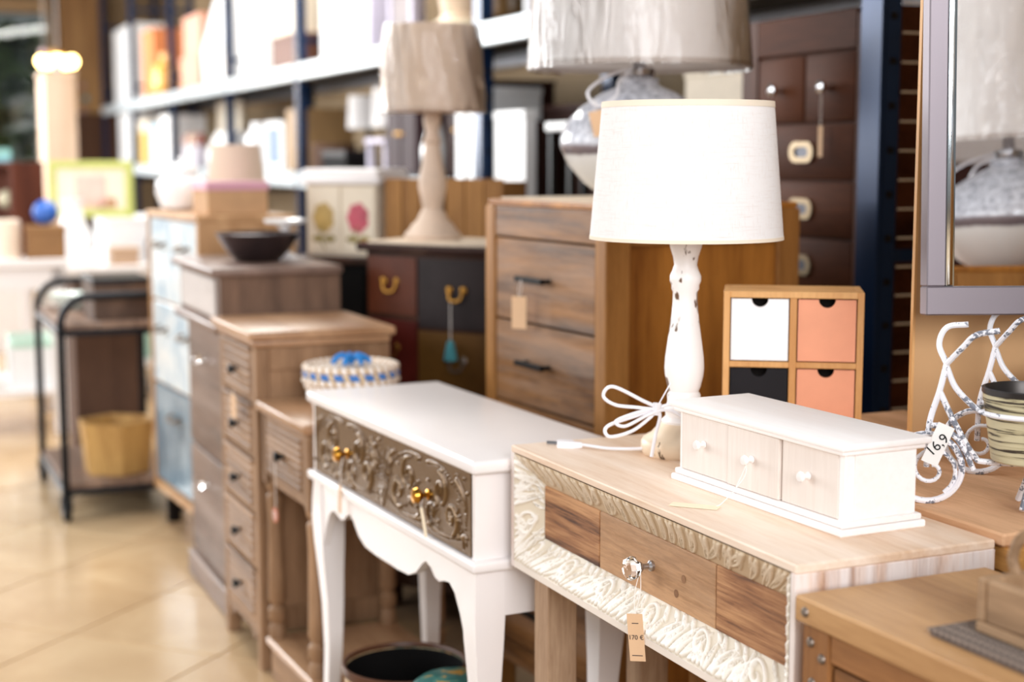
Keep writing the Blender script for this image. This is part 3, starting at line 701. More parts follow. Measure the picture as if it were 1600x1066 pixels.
# ================================================================== WOODEN DRAWER CHEST + VASE LAMP
EC = (.193, 3.15, 0); EPH = 28; EL, ED, EZ = .545, .50, 1.183
m_ecf = wood('sheesham_drawer', (70, 42, 20), (158, 110, 64), 'y', .6, .45, (176, 160, 148), .3, .2, 2.6)
m_ecs = wood('golden_sheesham', (124, 72, 22), (184, 122, 52), 'z', .45, .45, ring=1.8)
m_ecp = wood('golden_post', (122, 78, 34), (174, 122, 64), 'z', .7, .5)
def wood_chest(label, loc, rz, gap=True):
    t = thing('chest_of_drawers', label, 'chest of drawers', loc, rz)
    for x in (0, ED - .06):
        for y in (0, EL - .045): MB().box(x, x + .06, y, y + .045, 0, EZ - .002, .003).build('corner_post', m_ecp, t)
    MB().box(.004, ED - .004, .005, EL - .005, EZ - .002, EZ + .012, .003).build('chest_top', m_ecs, t)
    MB().box(.003, .03, .045, EL - .045, EZ - .072, EZ - .002, .002).build('top_rail', m_ecf, t)
    for y in (.012, EL - .022):
        MB().box(.06, ED - .06, y, y + .010, .12, EZ - .06).build('side_panel', m_ecs, t)
        MB().box(.06, ED - .06, y - .008, y + .016, EZ - .075, EZ - .002, .002).build('side_rail', m_ecp, t)
    MB().box(.06, ED - .02, .03, EL - .03, .10, EZ - .01).build('carcass', m_dark, t)
    z = EZ - .076
    for k in range(5):
        d = MB().box(.004, .03, .049, EL - .049, z - .186, z, .002).build('drawer', m_ecf, t)
        yc = EL / 2 + .02
        b = MB(); b.box(-.026, -.016, yc - .062, yc + .062, z - .092, z - .080, .001); b.box(-.018, .004, yc - .055, yc - .047, z - .090, z - .082); b.box(-.018, .004, yc + .047, yc + .055, z - .090, z - .082)
        b.build('handle', m_black, d); z -= .191
    MB().box(.006, .03, .045, EL - .045, .10, z, .002).build('bottom_rail', m_ecf, t)
    return t
ec = wood_chest('tall golden wood chest of drawers with black bar handles, behind the white lamp', EC, EPH)
price_tag('kraft tag hanging from the top black handle of the golden wood chest', on(EC, EPH, -.027, EL / 2 + .045, EZ - .165), EPH + 42, .034, .034, .072, m_card, (), out=.012)
m_lace = paint('cream_lace', (226, 206, 182), .9, .05, 40)
def doily(name, label, pts_fn, loc, rz, mat=m_lace):
    b = MB(); n = 90; ring = [pts_fn(i / n) for i in range(n)]
    b.loft([[(x, y, 0) for x, y in ring], [(x, y, .004) for x, y in ring]])
    o = b.build(name, mat); o.location = loc; o.rotation_euler = (0, 0, R(rz)); return tag(o, label, 'doily')
def rectwave(x0, x1, y0, y1, amp, freq):
    def f(t):
        p = t * 4; k = int(p) % 4; q = p - int(p); w = amp * abs(math.sin(q * freq * math.pi))
        return [(x0 + (x1 - x0) * q, y0 - w), (x1 + w, y0 + (y1 - y0) * q), (x1 - (x1 - x0) * q, y1 + w), (x0 - w, y1 - (y1 - y0) * q)][k]
    return f
doily('lace_doily', 'cream lace doily under the big vase lamp', rectwave(.025, .47, .03, EL - .03, .006, 9), on(EC, EPH, 0, 0, EZ + .0122), EPH)

m_vase = N('mottled_snow_glass'); _tc = m_vase.n('ShaderNodeTexCoord'); _sx = m_vase.n('ShaderNodeSeparateXYZ'); m_vase.l(_tc.outputs['Object'], _sx.inputs[0])
_v = m_vase.coords((1, 1, 1)); _n1 = m_vase.noise(_v, 60, 6, .75); _n2 = m_vase.noise(_v, 6, 4, .6)
_top = m_vase.ramp(_n1, [(.35, lin((150, 152, 164))), (.6, lin((226, 228, 236)))])
_ad = m_vase.n('ShaderNodeMath', operation='MULTIPLY_ADD', i1=.03); m_vase.l(_n2, _ad.inputs[0]); m_vase.l(_sx.outputs[2], _ad.inputs[2])
_band = m_vase.ramp(_ad.outputs[0], [(.0, lin((206, 206, 204))), (.112, lin((216, 216, 214))), (.116, lin((96, 86, 90))), (.132, lin((120, 108, 112))), (.140, lin((200, 202, 210)))])
_f = m_vase.ramp(_ad.outputs[0], [(.134, BW(0)), (.15, BW(1))])
m_vase.col(m_vase.mix(_f, _band, _top)); m_vase.set(Roughness=.12); m_vase = m_vase.m
m_shg = linen('grey_linen', (238, 232, 228), (220, 208, 202), 1.2, .12)
m_film = film('clear_plastic_film')
def vase_lamp(label, loc):
    t = thing('vase_lamp', label, 'table lamp', loc)
    MB().lathe([(.06, 0), (.085, .006), (.125, .035), (.160, .075), (.178, .115), (.179, .135), (.165, .170), (.132, .205), (.085, .236), (.05, .250), (.042, .258), (.045, .268), (.03, .272)], n=56).build('vase_body', m_vase, t)
    b = MB(); b.lathe([(.030, .270), (.034, .276), (.034, .290), (.014, .296), (.014, .35)], n=24); b.build('lamp_neck', m_steel, t)
    s = shade_mesh(.247, .228, .292, .64, 64).build('lamp_shade', m_shg, t)
    ringband(.247, .291, .302, .2465, 64).build('shade_trim', paint('grey_trim', (196, 184, 176), .8), s)
    b = MB(); n = 96; rings = []
    rg = random.Random(3); fold = [rg.uniform(0, 1) for _ in range(n)]
    for k in range(13):
        z = .286 + (.36) * k / 12; r0 = .2495 - .019 * k / 12
        rings.append([((r0 + .0045 * (.5 + .5 * math.sin(i * .9 + k * .5 + 3 * fold[i // 4 * 4])) * (1 + fold[i]) * .6) * math.cos(2 * math.pi * i / n), (r0 + .0045 * (.5 + .5 * math.sin(i * .9 + k * .5 + 3 * fold[i // 4 * 4])) * (1 + fold[i]) * .6) * math.sin(2 * math.pi * i / n), z) for i in range(n)])
    b.loft(rings, False).build('plastic_wrap', m_film, s, label='clear plastic wrapping around the shade')
    b = MB(); b.tube(smoothpath([(-.02, -.03, .29), (-.08, -.07, .268), (-.12, -.09, .235), (-.10, -.115, .205), (-.06, -.115, .225), (-.05, -.07, .262), (-.02, -.03, .28)], 8), .0035, 8); b.build('power_cord', m_cord, t)
    return t
VL = on(EC, EPH, .25, .27, EZ + .0164)
vl = vase_lamp('big snowy vase lamp with plastic-wrapped grey shade on the golden chest', VL)
price_tag('orange kraft tag hanging on the big snowy vase lamp', (VL[0] - .108, VL[1] - .165, VL[2] + .212), 80, .02, .03, .055, m_card, (), tilt=-14)

# twin lamp and chest facing the mirror, seen only as its reflection
MIRL = (1.10, 1.02)
mch = wood_chest('golden chest of drawers reflected in the mirror', (MIRL[0] - .02, MIRL[1] - .30, 0), 6)
ml = vase_lamp('snowy vase lamp reflected in the mirror', (MIRL[0] + .23, MIRL[1] - .03, EZ + .0125))

# ================================================================== RACK
m_navy = paint('navy_steel', (18, 40, 72), .25, .08, 6, .35, 0); m_pale = paint('pale_grey_steel', (216, 226, 232), .3, .04, 6, .1, 0); m_rust = metal('galvanised_wire', (206, 190, 168), .5, .3)
m_deck = paint('dark_deck_board', (64, 58, 56), .7, .1)
rack = thing('storage_rack', 'long navy steel storage rack with pale beams filled with goods', 'rack', R0, PHI)
posts = [0, 2.55, 5.38, 7.3, 9.55, 11.7, 13.85]
for t_ in posts:
    for x in (0, .54):
        p = MB(); p.box(x, x + .012, t_, t_ + .085, 0, 3.0, .002); p.box(x + .012, x + .05, t_, t_ + .008, 0, 3.0); p.box(x + .012, x + .05, t_ + .077, t_ + .085, 0, 3.0)
        p = p.build('upright', m_navy, rack)
        h = MB()
        for k in range(30): h.box(x + .022, x + .04, t_ - .001, t_, .1 + k * .1, .115 + k * .1)
        h.build('slot_row', m_dark, p)['kind'] = 'stuff'
    for z in (.3, 1.05, 1.9, 2.6): MB().box(.05, .54, t_ + .03, t_ + .05, z, z + .03).build('cross_brace', m_navy, rack)
for a, c in zip(posts, posts[1:]):
    for z in ((.58, 1.745) if a == 0 else (.58, 1.16, 1.745)):
        for x in (-.012, .595):
            MB().box(x, x + .04, a + .086, c - .001, z - .045, z + .040, .004).build('beam', m_pale if x < .1 else m_steel, rack)
        MB().box(.03, .594, a + .09, c - .004, z + .018, z + .036).build('deck', m_deck, rack)
wh_ = MB().tube([(.05, -.008, 0), (.62, -.008, 0)], .0028, 6).build('mesh_wire', m_rust, rack); wh_.location.z = .25
for k in range(1, 34): o = wh_.copy(); C.objects.link(o); o.location.z = .25 + k * .066
wv_ = MB().tube([(.13, -.003, .2), (.13, -.003, 2.5)], .0028, 6).build('mesh_wire', m_rust, rack)
for k in range(1, 6): o = wv_.copy(); C.objects.link(o); o.location.x = k * .09
# dark chest of drawers on the lowest deck
m_dk = wood('dark_walnut', (50, 24, 12), (86, 48, 28), 'y', .4, .5, ring=1.2); m_dkz = wood('dark_walnut_upright', (50, 26, 14), (84, 48, 28), 'z', .4, .42)
m_dk.node_tree.nodes['Principled BSDF'].inputs['Specular IOR Level'].default_value = .05; m_dkz.node_tree.nodes['Principled BSDF'].inputs['Specular IOR Level'].default_value = .06
DZ = .617; dc = thing('chest_of_drawers', 'dark walnut chest with round knobs and flush pulls on the navy rack', 'chest of drawers', rk(.045, .09, DZ), PHI)
DL, DH, DD = .60, 1.025, .45
b = MB(); b.prism([(0, 0), (DL, 0), (DL, DH - .05)] + [(DL - .05 + .05 * math.cos(R(a)), DH - .05 + .05 * math.sin(R(a))) for a in range(15, 91, 15)] + [(0, DH)], 'x', .012, DD); b.build('carcass', m_dk, dc)
MB().box(0, .03, 0, .075, 0, DH - .01, .004).build('stile', m_dkz, dc)
b = MB(); b.prism([(DL - .075, 0), (DL, 0), (DL, DH - .05)] + [(DL - .05 + .05 * math.cos(R(a)), DH - .05 + .05 * math.sin(R(a))) for a in range(15, 91, 15)] + [(DL - .075, DH)], 'x', 0, .03); b.build('stile', m_dkz, dc)
MB().box(.0, .03, .075, DL - .075, DH - .095, DH, .003).build('top_rail', m_dk, dc)
z = DH - .100
for k in range(6):
    hgt = .165 if k == 0 else .135
    for y0, y1 in (((.079, DL / 2 - .004), (DL / 2 + .004, DL - .079)) if k == 0 else ((.079, DL - .079),)):
        d = MB().box(.002, .02, y0, y1, z - hgt, z, .005, 2).build('drawer', m_dk, dc)
        yc = (y0 + y1) / 2; zc = z - hgt / 2
        if k == 0:
            b = MB(); b.lathe([(.0001, 0), (.008, .001), (.006, .008), (.006, .014), (.015, .020), (.016, .030), (.0001, .036)], (0, 0, 0), 18, 'x')
            for v in b.bm.verts: v.co.x = -v.co.x
            b.xf(Matrix.Translation((.002, yc, zc))).build('knob', m_chrome, d)
        else:
            b = MB(); ol = [(yc + sx * .028 + .026 * math.cos(R(a)), zc + .026 * math.sin(R(a))) for sx, rr in ((1, range(-90, 91, 20)), (-1, range(90, 271, 20))) for a in rr]
            il = [(yc + (y - yc) * .62, zc + (q - zc) * .5) for y, q in ol]
            b.loft([[(.002, y, q) for y, q in ol], [(-.005, y, q) for y, q in ol], [(-.005, y, q) for y, q in il], [(.006, y, q) for y, q in il]], False)
            b.build('flush_pull', metal('nickel_pull', (150, 132, 106), .4), d)
            b = MB(); b.prism(il, 'x', -.001, .0005); b.build('pull_recess', paint('pull_recess', (92, 92, 100), .4, 0, metal=.5), d)
    z -= hgt + .006
price_tag('thin tag hanging far down from the right chrome knob of the dark walnut chest', rk(.045 - .02, .09 + .187, DZ + DH - .19), PHI, .085, .018, .075, m_card, (), tilt=0)

# ================================================================== CURVED PAINTED CHEST + TURNED LAMP
QPH = 62; QL, QD, QZ, QB = .62, .34, 1.052, .055
QC = (.137, 4.06, 0)
m_qb = wood('dark_brown_carcass', (44, 26, 18), (76, 48, 34), 'z', .6, .4); m_qtop = paint('dark_gloss_top', (60, 44, 40), .1, .05, bump=0); m_qtop.node_tree.nodes['Principled BSDF'].inputs['Specular IOR Level'].default_value = 1.0
def bowx(y): return -QB * (1 - ((y - QL / 2) / (QL / 2)) ** 2)
def bowbox(b, y0, y1, z0, z1, out, thick, n=8):
    ys_ = [y0 + (y1 - y0) * i / n for i in range(n + 1)]
    return b.loft([[(bowx(y) - out, y, z0), (bowx(y) - out, y, z1), (bowx(y) - out + thick, y, z1), (bowx(y) - out + thick, y, z0)] for y in ys_])
qc = thing('bow_front_chest', 'bow-front chest with brown, black and olive painted drawers under the turned lamp', 'chest of drawers', QC, QPH)
b = MB(); ys_ = [QL * i / 20 for i in range(21)]
b.loft([[(bowx(y), y, .08), (bowx(y), y, QZ - .025), (QD, y, QZ - .025), (QD, y, .08)] for y in ys_]); b.build('carcass', m_qb, qc)
b = MB(); ys2 = [-.02 + (QL + .04) * i / 20 for i in range(21)]
b.loft([[(bowx(min(max(y, 0), QL)) - .022, y, QZ - .024), (bowx(min(max(y, 0), QL)) - .028, y, QZ - .012), (bowx(min(max(y, 0), QL)) - .022, y, QZ), (QD, y, QZ), (QD, y, QZ - .024)] for y in ys2]); b.build('chest_top', m_qtop, qc)
cols = {'rust': paint('rust_brown_paint', (88, 42, 22), .4, .1), 'blk': paint('charcoal_paint', (44, 36, 36), .4, .15), 'red': paint('dark_red_paint', (80, 26, 20), .4, .1), 'olive': paint('olive_ochre_paint', (94, 64, 26), .45, .1), 'brn': paint('brown_drawer_paint', (96, 64, 40), .45, .1)}
m_teal = paint('teal_thread', (70, 140, 150), .9, .1)
m_dimgold = metal('dim_gold_handle', (150, 108, 50), .4)
def qdrawer(y0, y1, z0, z1, c, knob=m_dimgold):
    b = MB(); bowbox(b, y0, y1, z0, z1, .008, .012); d = b.build('drawer', cols[c], qc, 50)
    y = (y0 + y1) / 2; zc = (z0 + z1) / 2; x = bowx(y) - .008
    b = MB(); b.ball((x - .004, y - .022, zc + .012), .011, 2, (.4, 1, 1.2)); b.ball((x - .004, y + .022, zc + .012), .011, 2, (.4, 1, 1.2))
    b.tube(smoothpath([(x - .006, y - .022, zc + .01), (x - .012, y - .014, zc - .014), (x - .012, y + .014, zc - .014), (x - .006, y + .022, zc + .01)], 5), .004, 6); b.build('drop_handle', knob, d)
    return d
yy = [.01, .165, .42, .61]
qdrawer(yy[2] + .005, yy[3], .855, 1.015, 'rust'); qdrawer(yy[1], yy[2] - .003, .825, 1.015, 'blk'); qdrawer(yy[0], yy[1] - .005, .83, 1.015, 'red', m_steel)
qdrawer(yy[2] + .005, yy[3], .66, .84, 'red'); qdrawer(yy[1], yy[2] - .003, .64, .815, 'olive', m_bolt); qdrawer(yy[0], yy[1] - .005, .74, .815, 'brn', m_dark); qdrawer(yy[0], yy[1] - .005, .65, .73, 'brn', m_dark)
for zz in (.45, .25): [qdrawer(a, c_, zz, zz + .185, k) for a, c_, k in ((yy[2] + .005, yy[3], 'olive'), (yy[1], yy[2] - .003, 'rust'), (yy[0], yy[1] - .005, 'blk'))]
for x in (.0, QD - .05):
    for y in (.03, QL - .08): MB().box(x, x + .05, y, y + .05, 0, .08, .003).build('foot', m_qb, qc)
t = thing('tassel', 'teal tassel on a long string hanging from the bow-front chest', 'tassel', on(QC, QPH, bowx(.29) - .036, .295, .900), QPH)
MB().tube([(0, 0, 0), (0, 0, -.105)], .0012, 5).build('string', m_string, t)
MB().lathe([(.003, -.10), (.010, -.108), (.012, -.118), (.016, -.135), (.019, -.155), (.016, -.157)], n=16).build('tassel_head', m_teal, t)
doily('lace_runner', 'beige lace runner under the turned wooden lamp', rectwave(-.03, .25, .03, QL - .02, .006, 9), on(QC, QPH, 0, 0, QZ + .0002), QPH)
m_turn = paint('greyed_cream_wood', (206, 182, 162), .6, .08); m_beige = linen('beige_linen', (222, 200, 180), (206, 182, 162), .8, .12)
TL = on(QC, QPH, .12, .475, QZ + .0044)
tl = thing('table_lamp', 'turned pale wooden lamp with beige plastic-wrapped shade on the bow-front chest', 'table lamp', TL)
MB().lathe([(.080, 0), (.082, .012), (.075, .022), (.066, .030), (.060, .042), (.045, .055), (.036, .075), (.028, .09), (.034, .12), (.040, .150), (.038, .18), (.030, .215), (.024, .25), (.022, .27), (.027, .278), (.022, .288), (.018, .305), (.024, .325), (.026, .345), (.02, .36), (.02, .385)], n=36).build('lamp_stem', m_turn, tl)
s = shade_mesh(.150, .133, .362, .600).build('lamp_shade', m_beige, tl)
ringband(.150, .361, .37, .1494).build('shade_trim', m_turn, s)
b = MB(); n = 80
b.loft([[((.153 - .0175 * k / 10 + .003 * math.sin(i * 1.1 + k * .7 + math.sin(i * .37) * 3)) * math.cos(2 * math.pi * i / n), (.153 - .0175 * k / 10 + .003 * math.sin(i * 1.1 + k * .7 + math.sin(i * .37) * 3)) * math.sin(2 * math.pi * i / n), .358 + .245 * k / 10) for i in range(n)] for k in range(11)], False).build('plastic_wrap', m_film, s)

# ================================================================== LOW SIDE TABLE, NARROW CHEST, GREY CHEST
m_nat = wood('limed_oak', (104, 76, 54), (166, 132, 102), 'y', .6, .55); m_natz = wood('limed_oak_upright', (106, 76, 50), (168, 132, 100), 'z', .6, .55); m_nath = wood('limed_oak_top', (142, 102, 70), (194, 154, 118), 'y', .5, .35)
LT = (-.457, 3.376, 0); LTP = 25; LL, LD, LZ = .37, .34, .70
lt = thing('side_table', 'limed oak side table with one louvred drawer and turned columns, beside the white console', 'side table', LT, LTP)
b = MB(); b.box(-.012, LD + .005, -.012, LL + .012, LZ - .024, LZ, .007, 3); b.build('table_top', m_nath, lt)
b = MB(); b.box(.012, LD, .004, LL - .004, LZ - .20, LZ - .024); b.build('carcass', m_nat, lt)
for y in (.0, LL - .03): MB().box(0, .02, y, y + .03, LZ - .20, LZ - .024, .002).build('stile', m_natz, lt)
d = MB().box(.001, .014, .034, LL - .034, LZ - .175, LZ - .032, .002).build('drawer', m_nat, lt)
for k in range(8): MB().box(-.004, .004, .05, LL - .05, LZ - .165 + k * .0155, LZ - .1535 + k * .0155, .003).build('louvre', m_nat, d)
MB().lathe([(.008, .002), (.005, -.008), (.012, -.016), (.013, -.022), (.0001, -.027)], (0, LL / 2, LZ - .105), 16, 'x').build('knob', m_blackm, d)
pf = [(.021, .0), (.021, .03), (.015, .04), (.022, .05), (.022, .075), (.014, .085), (.022, .10), (.020, .16), (.018, .30), (.021, .36), (.014, .37), (.022, .385), (.022, .395)]
for x in (.024, LD - .024):
    for y in (.022, LL - .022): MB().lathe(pf, (x, y, .105), 20).build('turned_column', m_natz, lt)
b = MB(); b.box(0, LD, 0, LL, .085, .105, .004); b.build('lower_shelf', m_nath, lt)
b = MB(); b.box(.01, LD - .01, .01, LL - .01, .0, .085, .004); b.build('plinth', m_nat, lt)
t = thing('price_tag', 'round reddish disc tag hanging from the limed oak side table knob', 'price tag', on(LT, LTP, -.022, LL / 2, LZ - .112), LTP, 'price tags on strings')
MB().tube([(0, 0, 0), (0, 0, -.115)], .0008, 5).build('string', m_string, t)
c = MB().lathe([(.0001, -.003), (.018, -.003), (.018, .001), (.0001, .001)], (0, 0, -.132), 24, 'x').build('disc', paint('terracotta_disc', (196, 122, 96), .6, .05), t)
MB().lathe([(.008, -.004), (.010, -.004), (.010, -.003), (.008, -.003)], (0, 0, -.132), 20, 'x', False).build('disc_ring', m_cardw, c)

NC = (-.632, 3.75, 0); NPH = 23.5; NL, ND, NZ = .39, .35, .865
nc = thing('narrow_chest', 'narrow limed oak chest of louvred drawers with pale projecting top', 'chest of drawers', NC, NPH)
b = MB(); b.box(-.02, ND + .01, -.02, NL + .02, NZ - .022, NZ, .006, 3); b.box(-.008, ND, -.008, NL + .008, NZ - .04, NZ - .022, .006, 2); b.build('chest_top', m_nath, nc)
b = MB(); b.box(.012, ND, .008, NL - .002, .10, NZ - .04); b.build('carcass', m_natz, nc)
for y in (0, NL - .035):
    for x in (0, ND - .035): MB().box(x, x + .035, y, y + .035, 0, NZ - .04, .003).build('corner_post', m_natz, nc)
for z0, z1 in ((NZ - .10, NZ - .04), (.1, .16)): MB().box(.035, ND - .035, .002, .012, z0, z1, .002).build('side_rail', m_natz, nc)
for k in range(5):
    z0 = .115 + k * .142
    d = MB().box(.0, .014, .038, NL - .038, z0, z0 + .135, .003).build('drawer', m_nat, nc)
    MB().box(-.008, .004, .042, NL - .042, z0 + .125, z0 + .137, .003).build('drawer_lip', m_nat, d)
    for j in range(5): MB().box(-.004, .004, .06, NL - .06, z0 + .012 + j * .021, z0 + .028 + j * .021, .003).build('louvre', m_nat, d)
    MB().lathe([(.008, .002), (.005, -.008), (.013, -.016), (.013, -.022), (.0001, -.027)], (0, NL / 2, z0 + .066), 16, 'x').build('knob', m_blackm, d)
b = MB(); b.prism([(.035, .115), (.035, .09), (.08, .06), (.11, .085), (NL - .11, .085), (NL - .08, .06), (NL - .035, .09), (NL - .035, .115)], 'x', .002, .016); b.build('shaped_apron', m_nat, nc)
price_tag('orange kraft tag on the narrow limed oak chest', on(NC, NPH, -.026, .13, .70), NPH, .008, .05, .06, m_card, ())

GC = (-.785, 4.20, 0); GPH = 23; GL, GD, GZ = .52, .32, .99
m_gr = wood('weathered_grey_oak', (72, 54, 44), (126, 100, 84), 'y', .5, .5, (168, 152, 142), .35); m_grz = wood('weathered_grey_oak_upright', (80, 60, 48), (132, 102, 82), 'z', .6, .5); m_grt = wood('grey_oak_top', (92, 74, 66), (140, 116, 104), 'y', .5, .35)
m_grl = wood('pale_grey_drawer', (176, 166, 160), (214, 206, 202), 'y', .5, .4)
gc = thing('tall_chest', 'weathered grey oak chest with crystal knobs, carrying the dark bowl', 'chest of drawers', GC, GPH)
b = MB(); b.box(-.045, GD + .005, -.035, GL + .035, GZ - .024, GZ, .007, 3); b.build('chest_top', m_grt, gc)
b = MB(); b.box(-.02, GD, -.018, GL + .018, GZ - .155, GZ - .024); b.build('upper_case', m_grz, gc)
b = MB(); b.box(-.04, GD, -.032, GL + .032, GZ - .18, GZ - .155, .008, 3); b.build('ledge_moulding', m_grt, gc)
b = MB(); b.box(.004, GD, .004, GL - .004, .02, GZ - .18); b.build('carcass', m_grz, gc)
MB().box(-.028, -.018, .03, GL - .03, GZ - .14, GZ - .036, .003).build('top_drawer', m_grl, gc)
for (z0, z1) in ((.09, .42), (.43, .80)):
    for y0, y1 in ((.02, GL / 2 - .003), (GL / 2 + .003, GL - .02)) if False else ((.02, GL - .02),):
        d = MB().box(-.008, .008, y0, y1, z0, z1, .003).build('door', m_gr, gc)
        b = MB(); b.lathe([(.006, .0), (.005, -.012), (.013, -.017), (.017, -.026), (.013, -.035), (.0001, -.039)], (-.008, GL * .5, z0 + (z1 - z0) * .74), 8, 'x'); b.build('crystal_knob', m_crystal, d, smooth=False)
b = MB(); b.box(-.02, GD, -.01, GL + .01, 0, .08, .006); b.build('plinth', m_gr, gc)
# bowl, contents, cake stand
m_bowl = metal('hammered_dark_silver', (92, 82, 84), .3, .9)
bwp = on(GC, GPH, .145, .22, GZ)
bw_ = thing('bowl', 'dark hammered metal bowl on the weathered grey chest', 'bowl', bwp)
MB().lathe([(.05, 0), (.066, .004), (.090, .03), (.108, .058), (.122, .082), (.118, .083), (.104, .058), (.086, .034), (.06, .010), (.0001, .008)], n=40, cap=False).build('bowl_body', m_bowl, bw_)
m_shell = paint('golden_shell', (232, 196, 150), .35, .15, 30)
for k in range(9):
    a = k * .75; r = .055 if k else 0
    o = MB().ball((0, 0, 0), .023, 2, (1, 1, .8)).build('decor_ball', m_shell); o.location = (bwp[0] + r * math.cos(a), bwp[1] + r * math.sin(a), bwp[2] + .056)
    tag(o, 'golden ball in the middle of the dark bowl' if k == 0 else 'small golden ball in the ring around the bowl centre', 'decor ball', 'golden balls in the bowl')
m_por = paint('white_porcelain', (246, 246, 248), .15, .01, bump=0)
cs = thing('cake_stand', 'small white pedestal dish behind the dark bowl', 'cake stand', on(GC, GPH, .255, .33, GZ))
MB().lathe([(.04, 0), (.035, .006), (.012, .02), (.010, .06), (.014, .085), (.03, .10)], n=24).build('pedestal', m_por, cs)
MB().lathe([(.03, .10), (.06, .105), (.064, .115), (.06, .113), (.0001, .108)], n=32, cap=False).build('dish', m_por, cs)

# seagrass basket
def striped(name, c1, c2, sc, dist=0):
    m = N(name); tc = m.n('ShaderNodeTexCoord'); g = m.n('ShaderNodeSeparateXYZ'); m.l(tc.outputs['Object'], g.inputs[0])
    at = m.n('ShaderNodeMath', operation='ARCTAN2'); m.l(g.outputs[1], at.inputs[0]); m.l(g.outputs[0], at.inputs[1])
    k = m.n('ShaderNodeMath', operation='MULTIPLY', i1=sc); m.l(at.outputs[0], k.inputs[0])
    z = m.n('ShaderNodeMath', operation='MULTIPLY_ADD', i1=90.0); m.l(g.outputs[2], z.inputs[0]); m.l(k.outputs[0], z.inputs[2])
    s_ = m.n('ShaderNodeMath', operation='SINE'); m.l(z.outputs[0], s_.inputs[0])
    m.col(m.ramp(s_.outputs[0], [(.35, lin(c1)), (.5, lin(c2))])); m.set(Roughness=.85); return m.m
bs = thing('basket', 'round seagrass basket with a blue band on the limed oak side table', 'basket', on(LT, LTP, .17, .19, LZ + .0002))
coil = [striped('white_tan_coil', (238, 228, 220), (186, 150, 96), 34), striped('blue_tan_coil', (66, 120, 190), (214, 190, 150), 20)]
for k in range(7):
    r = .085 + .006 * k if k < 5 else .108
    MB().tube([(r * math.cos(a * .1309), r * math.sin(a * .1309), .008 + k * .0150) for a in range(48)], .0085, 8, True).build('coil', coil[1] if k == 5 else coil[0], bs)
MB().lathe([(.0001, .002), (.084, .002), (.084, .006), (.0001, .006)], n=32).build('basket_floor', coil[0], bs)
MB().lathe([(.0001, .094), (.100, .090), (.101, .096), (.0001, .1)], n=32).build('basket_lid', coil[0], bs)
b = MB()
for k in range(7):
    a = k * .9; b.tube(smoothpath([(.0, 0, .106), (.02 * math.cos(a), .02 * math.sin(a), .124), (.04 * math.cos(a), .04 * math.sin(a), .116), (.045 * math.cos(a), .045 * math.sin(a), .106)], 4), .006, 6)
o = b.build('yarn_bow', paint('bright_blue_yarn', (38, 130, 206), .8, .05)); o.location = bs.location
tag(o, 'bright blue yarn bow on top of the seagrass basket', 'bow')
# waste bin and teal tin under the white console
bn = thing('waste_bin', 'round waste bin with black inside and brown rim under the white console', 'waste bin', (-.215, 2.99, 0))
m_map = N('antique_map_print'); _v = m_map.coords((1, 1, 1)); m_map.col(m_map.ramp(m_map.noise(_v, 14, 4, .6, .6), [(.35, lin((206, 180, 140))), (.5, lin((168, 132, 92))), (.56, lin((90, 110, 96))), (.7, lin((214, 190, 150)))])); m_map.set(Roughness=.4); m_map = m_map.m
MB().lathe([(.105, 0), (.108, .004), (.123, .275), (.1215, .275), (.106, .008), (.0001, .008)], n=44, cap=False).build('bin_wall', m_map, bn)
MB().lathe([(.119, .27), (.1255, .268), (.128, .276), (.1255, .286), (.1215, .286), (.119, .28)], n=44, cap=False).build('rim', paint('brown_leather_rim', (92, 58, 40), .4, .1), bn)
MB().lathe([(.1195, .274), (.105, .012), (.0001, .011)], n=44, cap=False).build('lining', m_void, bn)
tt = thing('round_tin', 'teal and gold patterned round tin on the floor in front of the waste bin', 'tin', (-.105, 2.80, 0))
m_tealp = N('teal_gold_pattern'); _v = m_tealp.coords((1, 1, 1)); m_tealp.col(m_tealp.ramp(m_tealp.noise(_v, 26, 3, .5, 1.2), [(.45, lin((44, 104, 100))), (.56, lin((60, 126, 118))), (.62, lin((196, 150, 70)))])); m_tealp.set(Roughness=.3); m_tealp = m_tealp.m
MB().lathe([(.0001, 0), (.08, 0), (.08, .30), (.0001, .30)], n=36).build('tin_body', m_tealp, tt)
MB().lathe([(.083, .285), (.083, .305), (.07, .315), (.0001, .322)], n=36, cap=False).build('tin_lid', m_tealp, tt)

# ================================================================== BLUE CABINET and things on it
BC = (-.985, 4.82, 0); BCP = 27; BCL, BCD, BCZ = .65, .32, 1.085
m_bct = wood('tan_cabinet_wood', (166, 122, 80), (208, 166, 122), 'z', .6, .45)
m_bcu = N('printed_pale_blue_front'); _v = m_bcu.coords((1, 1, 1)); _f = m_bcu.noise(_v, 9, 5, .6, .6); m_bcu.col(m_bcu.ramp(_f, [(.35, lin((156, 184, 204))), (.5, lin((214, 226, 232))), (.62, lin((232, 236, 236)))])); m_bcu.set(Roughness=.3); m_bcu = m_bcu.m
m_bcl = N('slate_blue_front'); _v = m_bcl.coords((1, 1, 1)); m_bcl.col(m_bcl.ramp(m_bcl.noise(_v, 6, 5, .6), [(.35, lin((88, 116, 136))), (.65, lin((142, 164, 178)))])); m_bcl.set(Roughness=.25); m_bcl = m_bcl.m
bc = thing('printed_cabinet', 'pale blue printed cabinet with tan wood body and slate lower front', 'cabinet', BC, BCP)
b = MB(); b.box(0, BCD, 0, .025, .12, BCZ); b.build('side_panel', m_bct, bc); b = MB(); b.box(0, BCD, BCL - .025, BCL, .12, BCZ); b.build('side_panel', m_bct, bc)
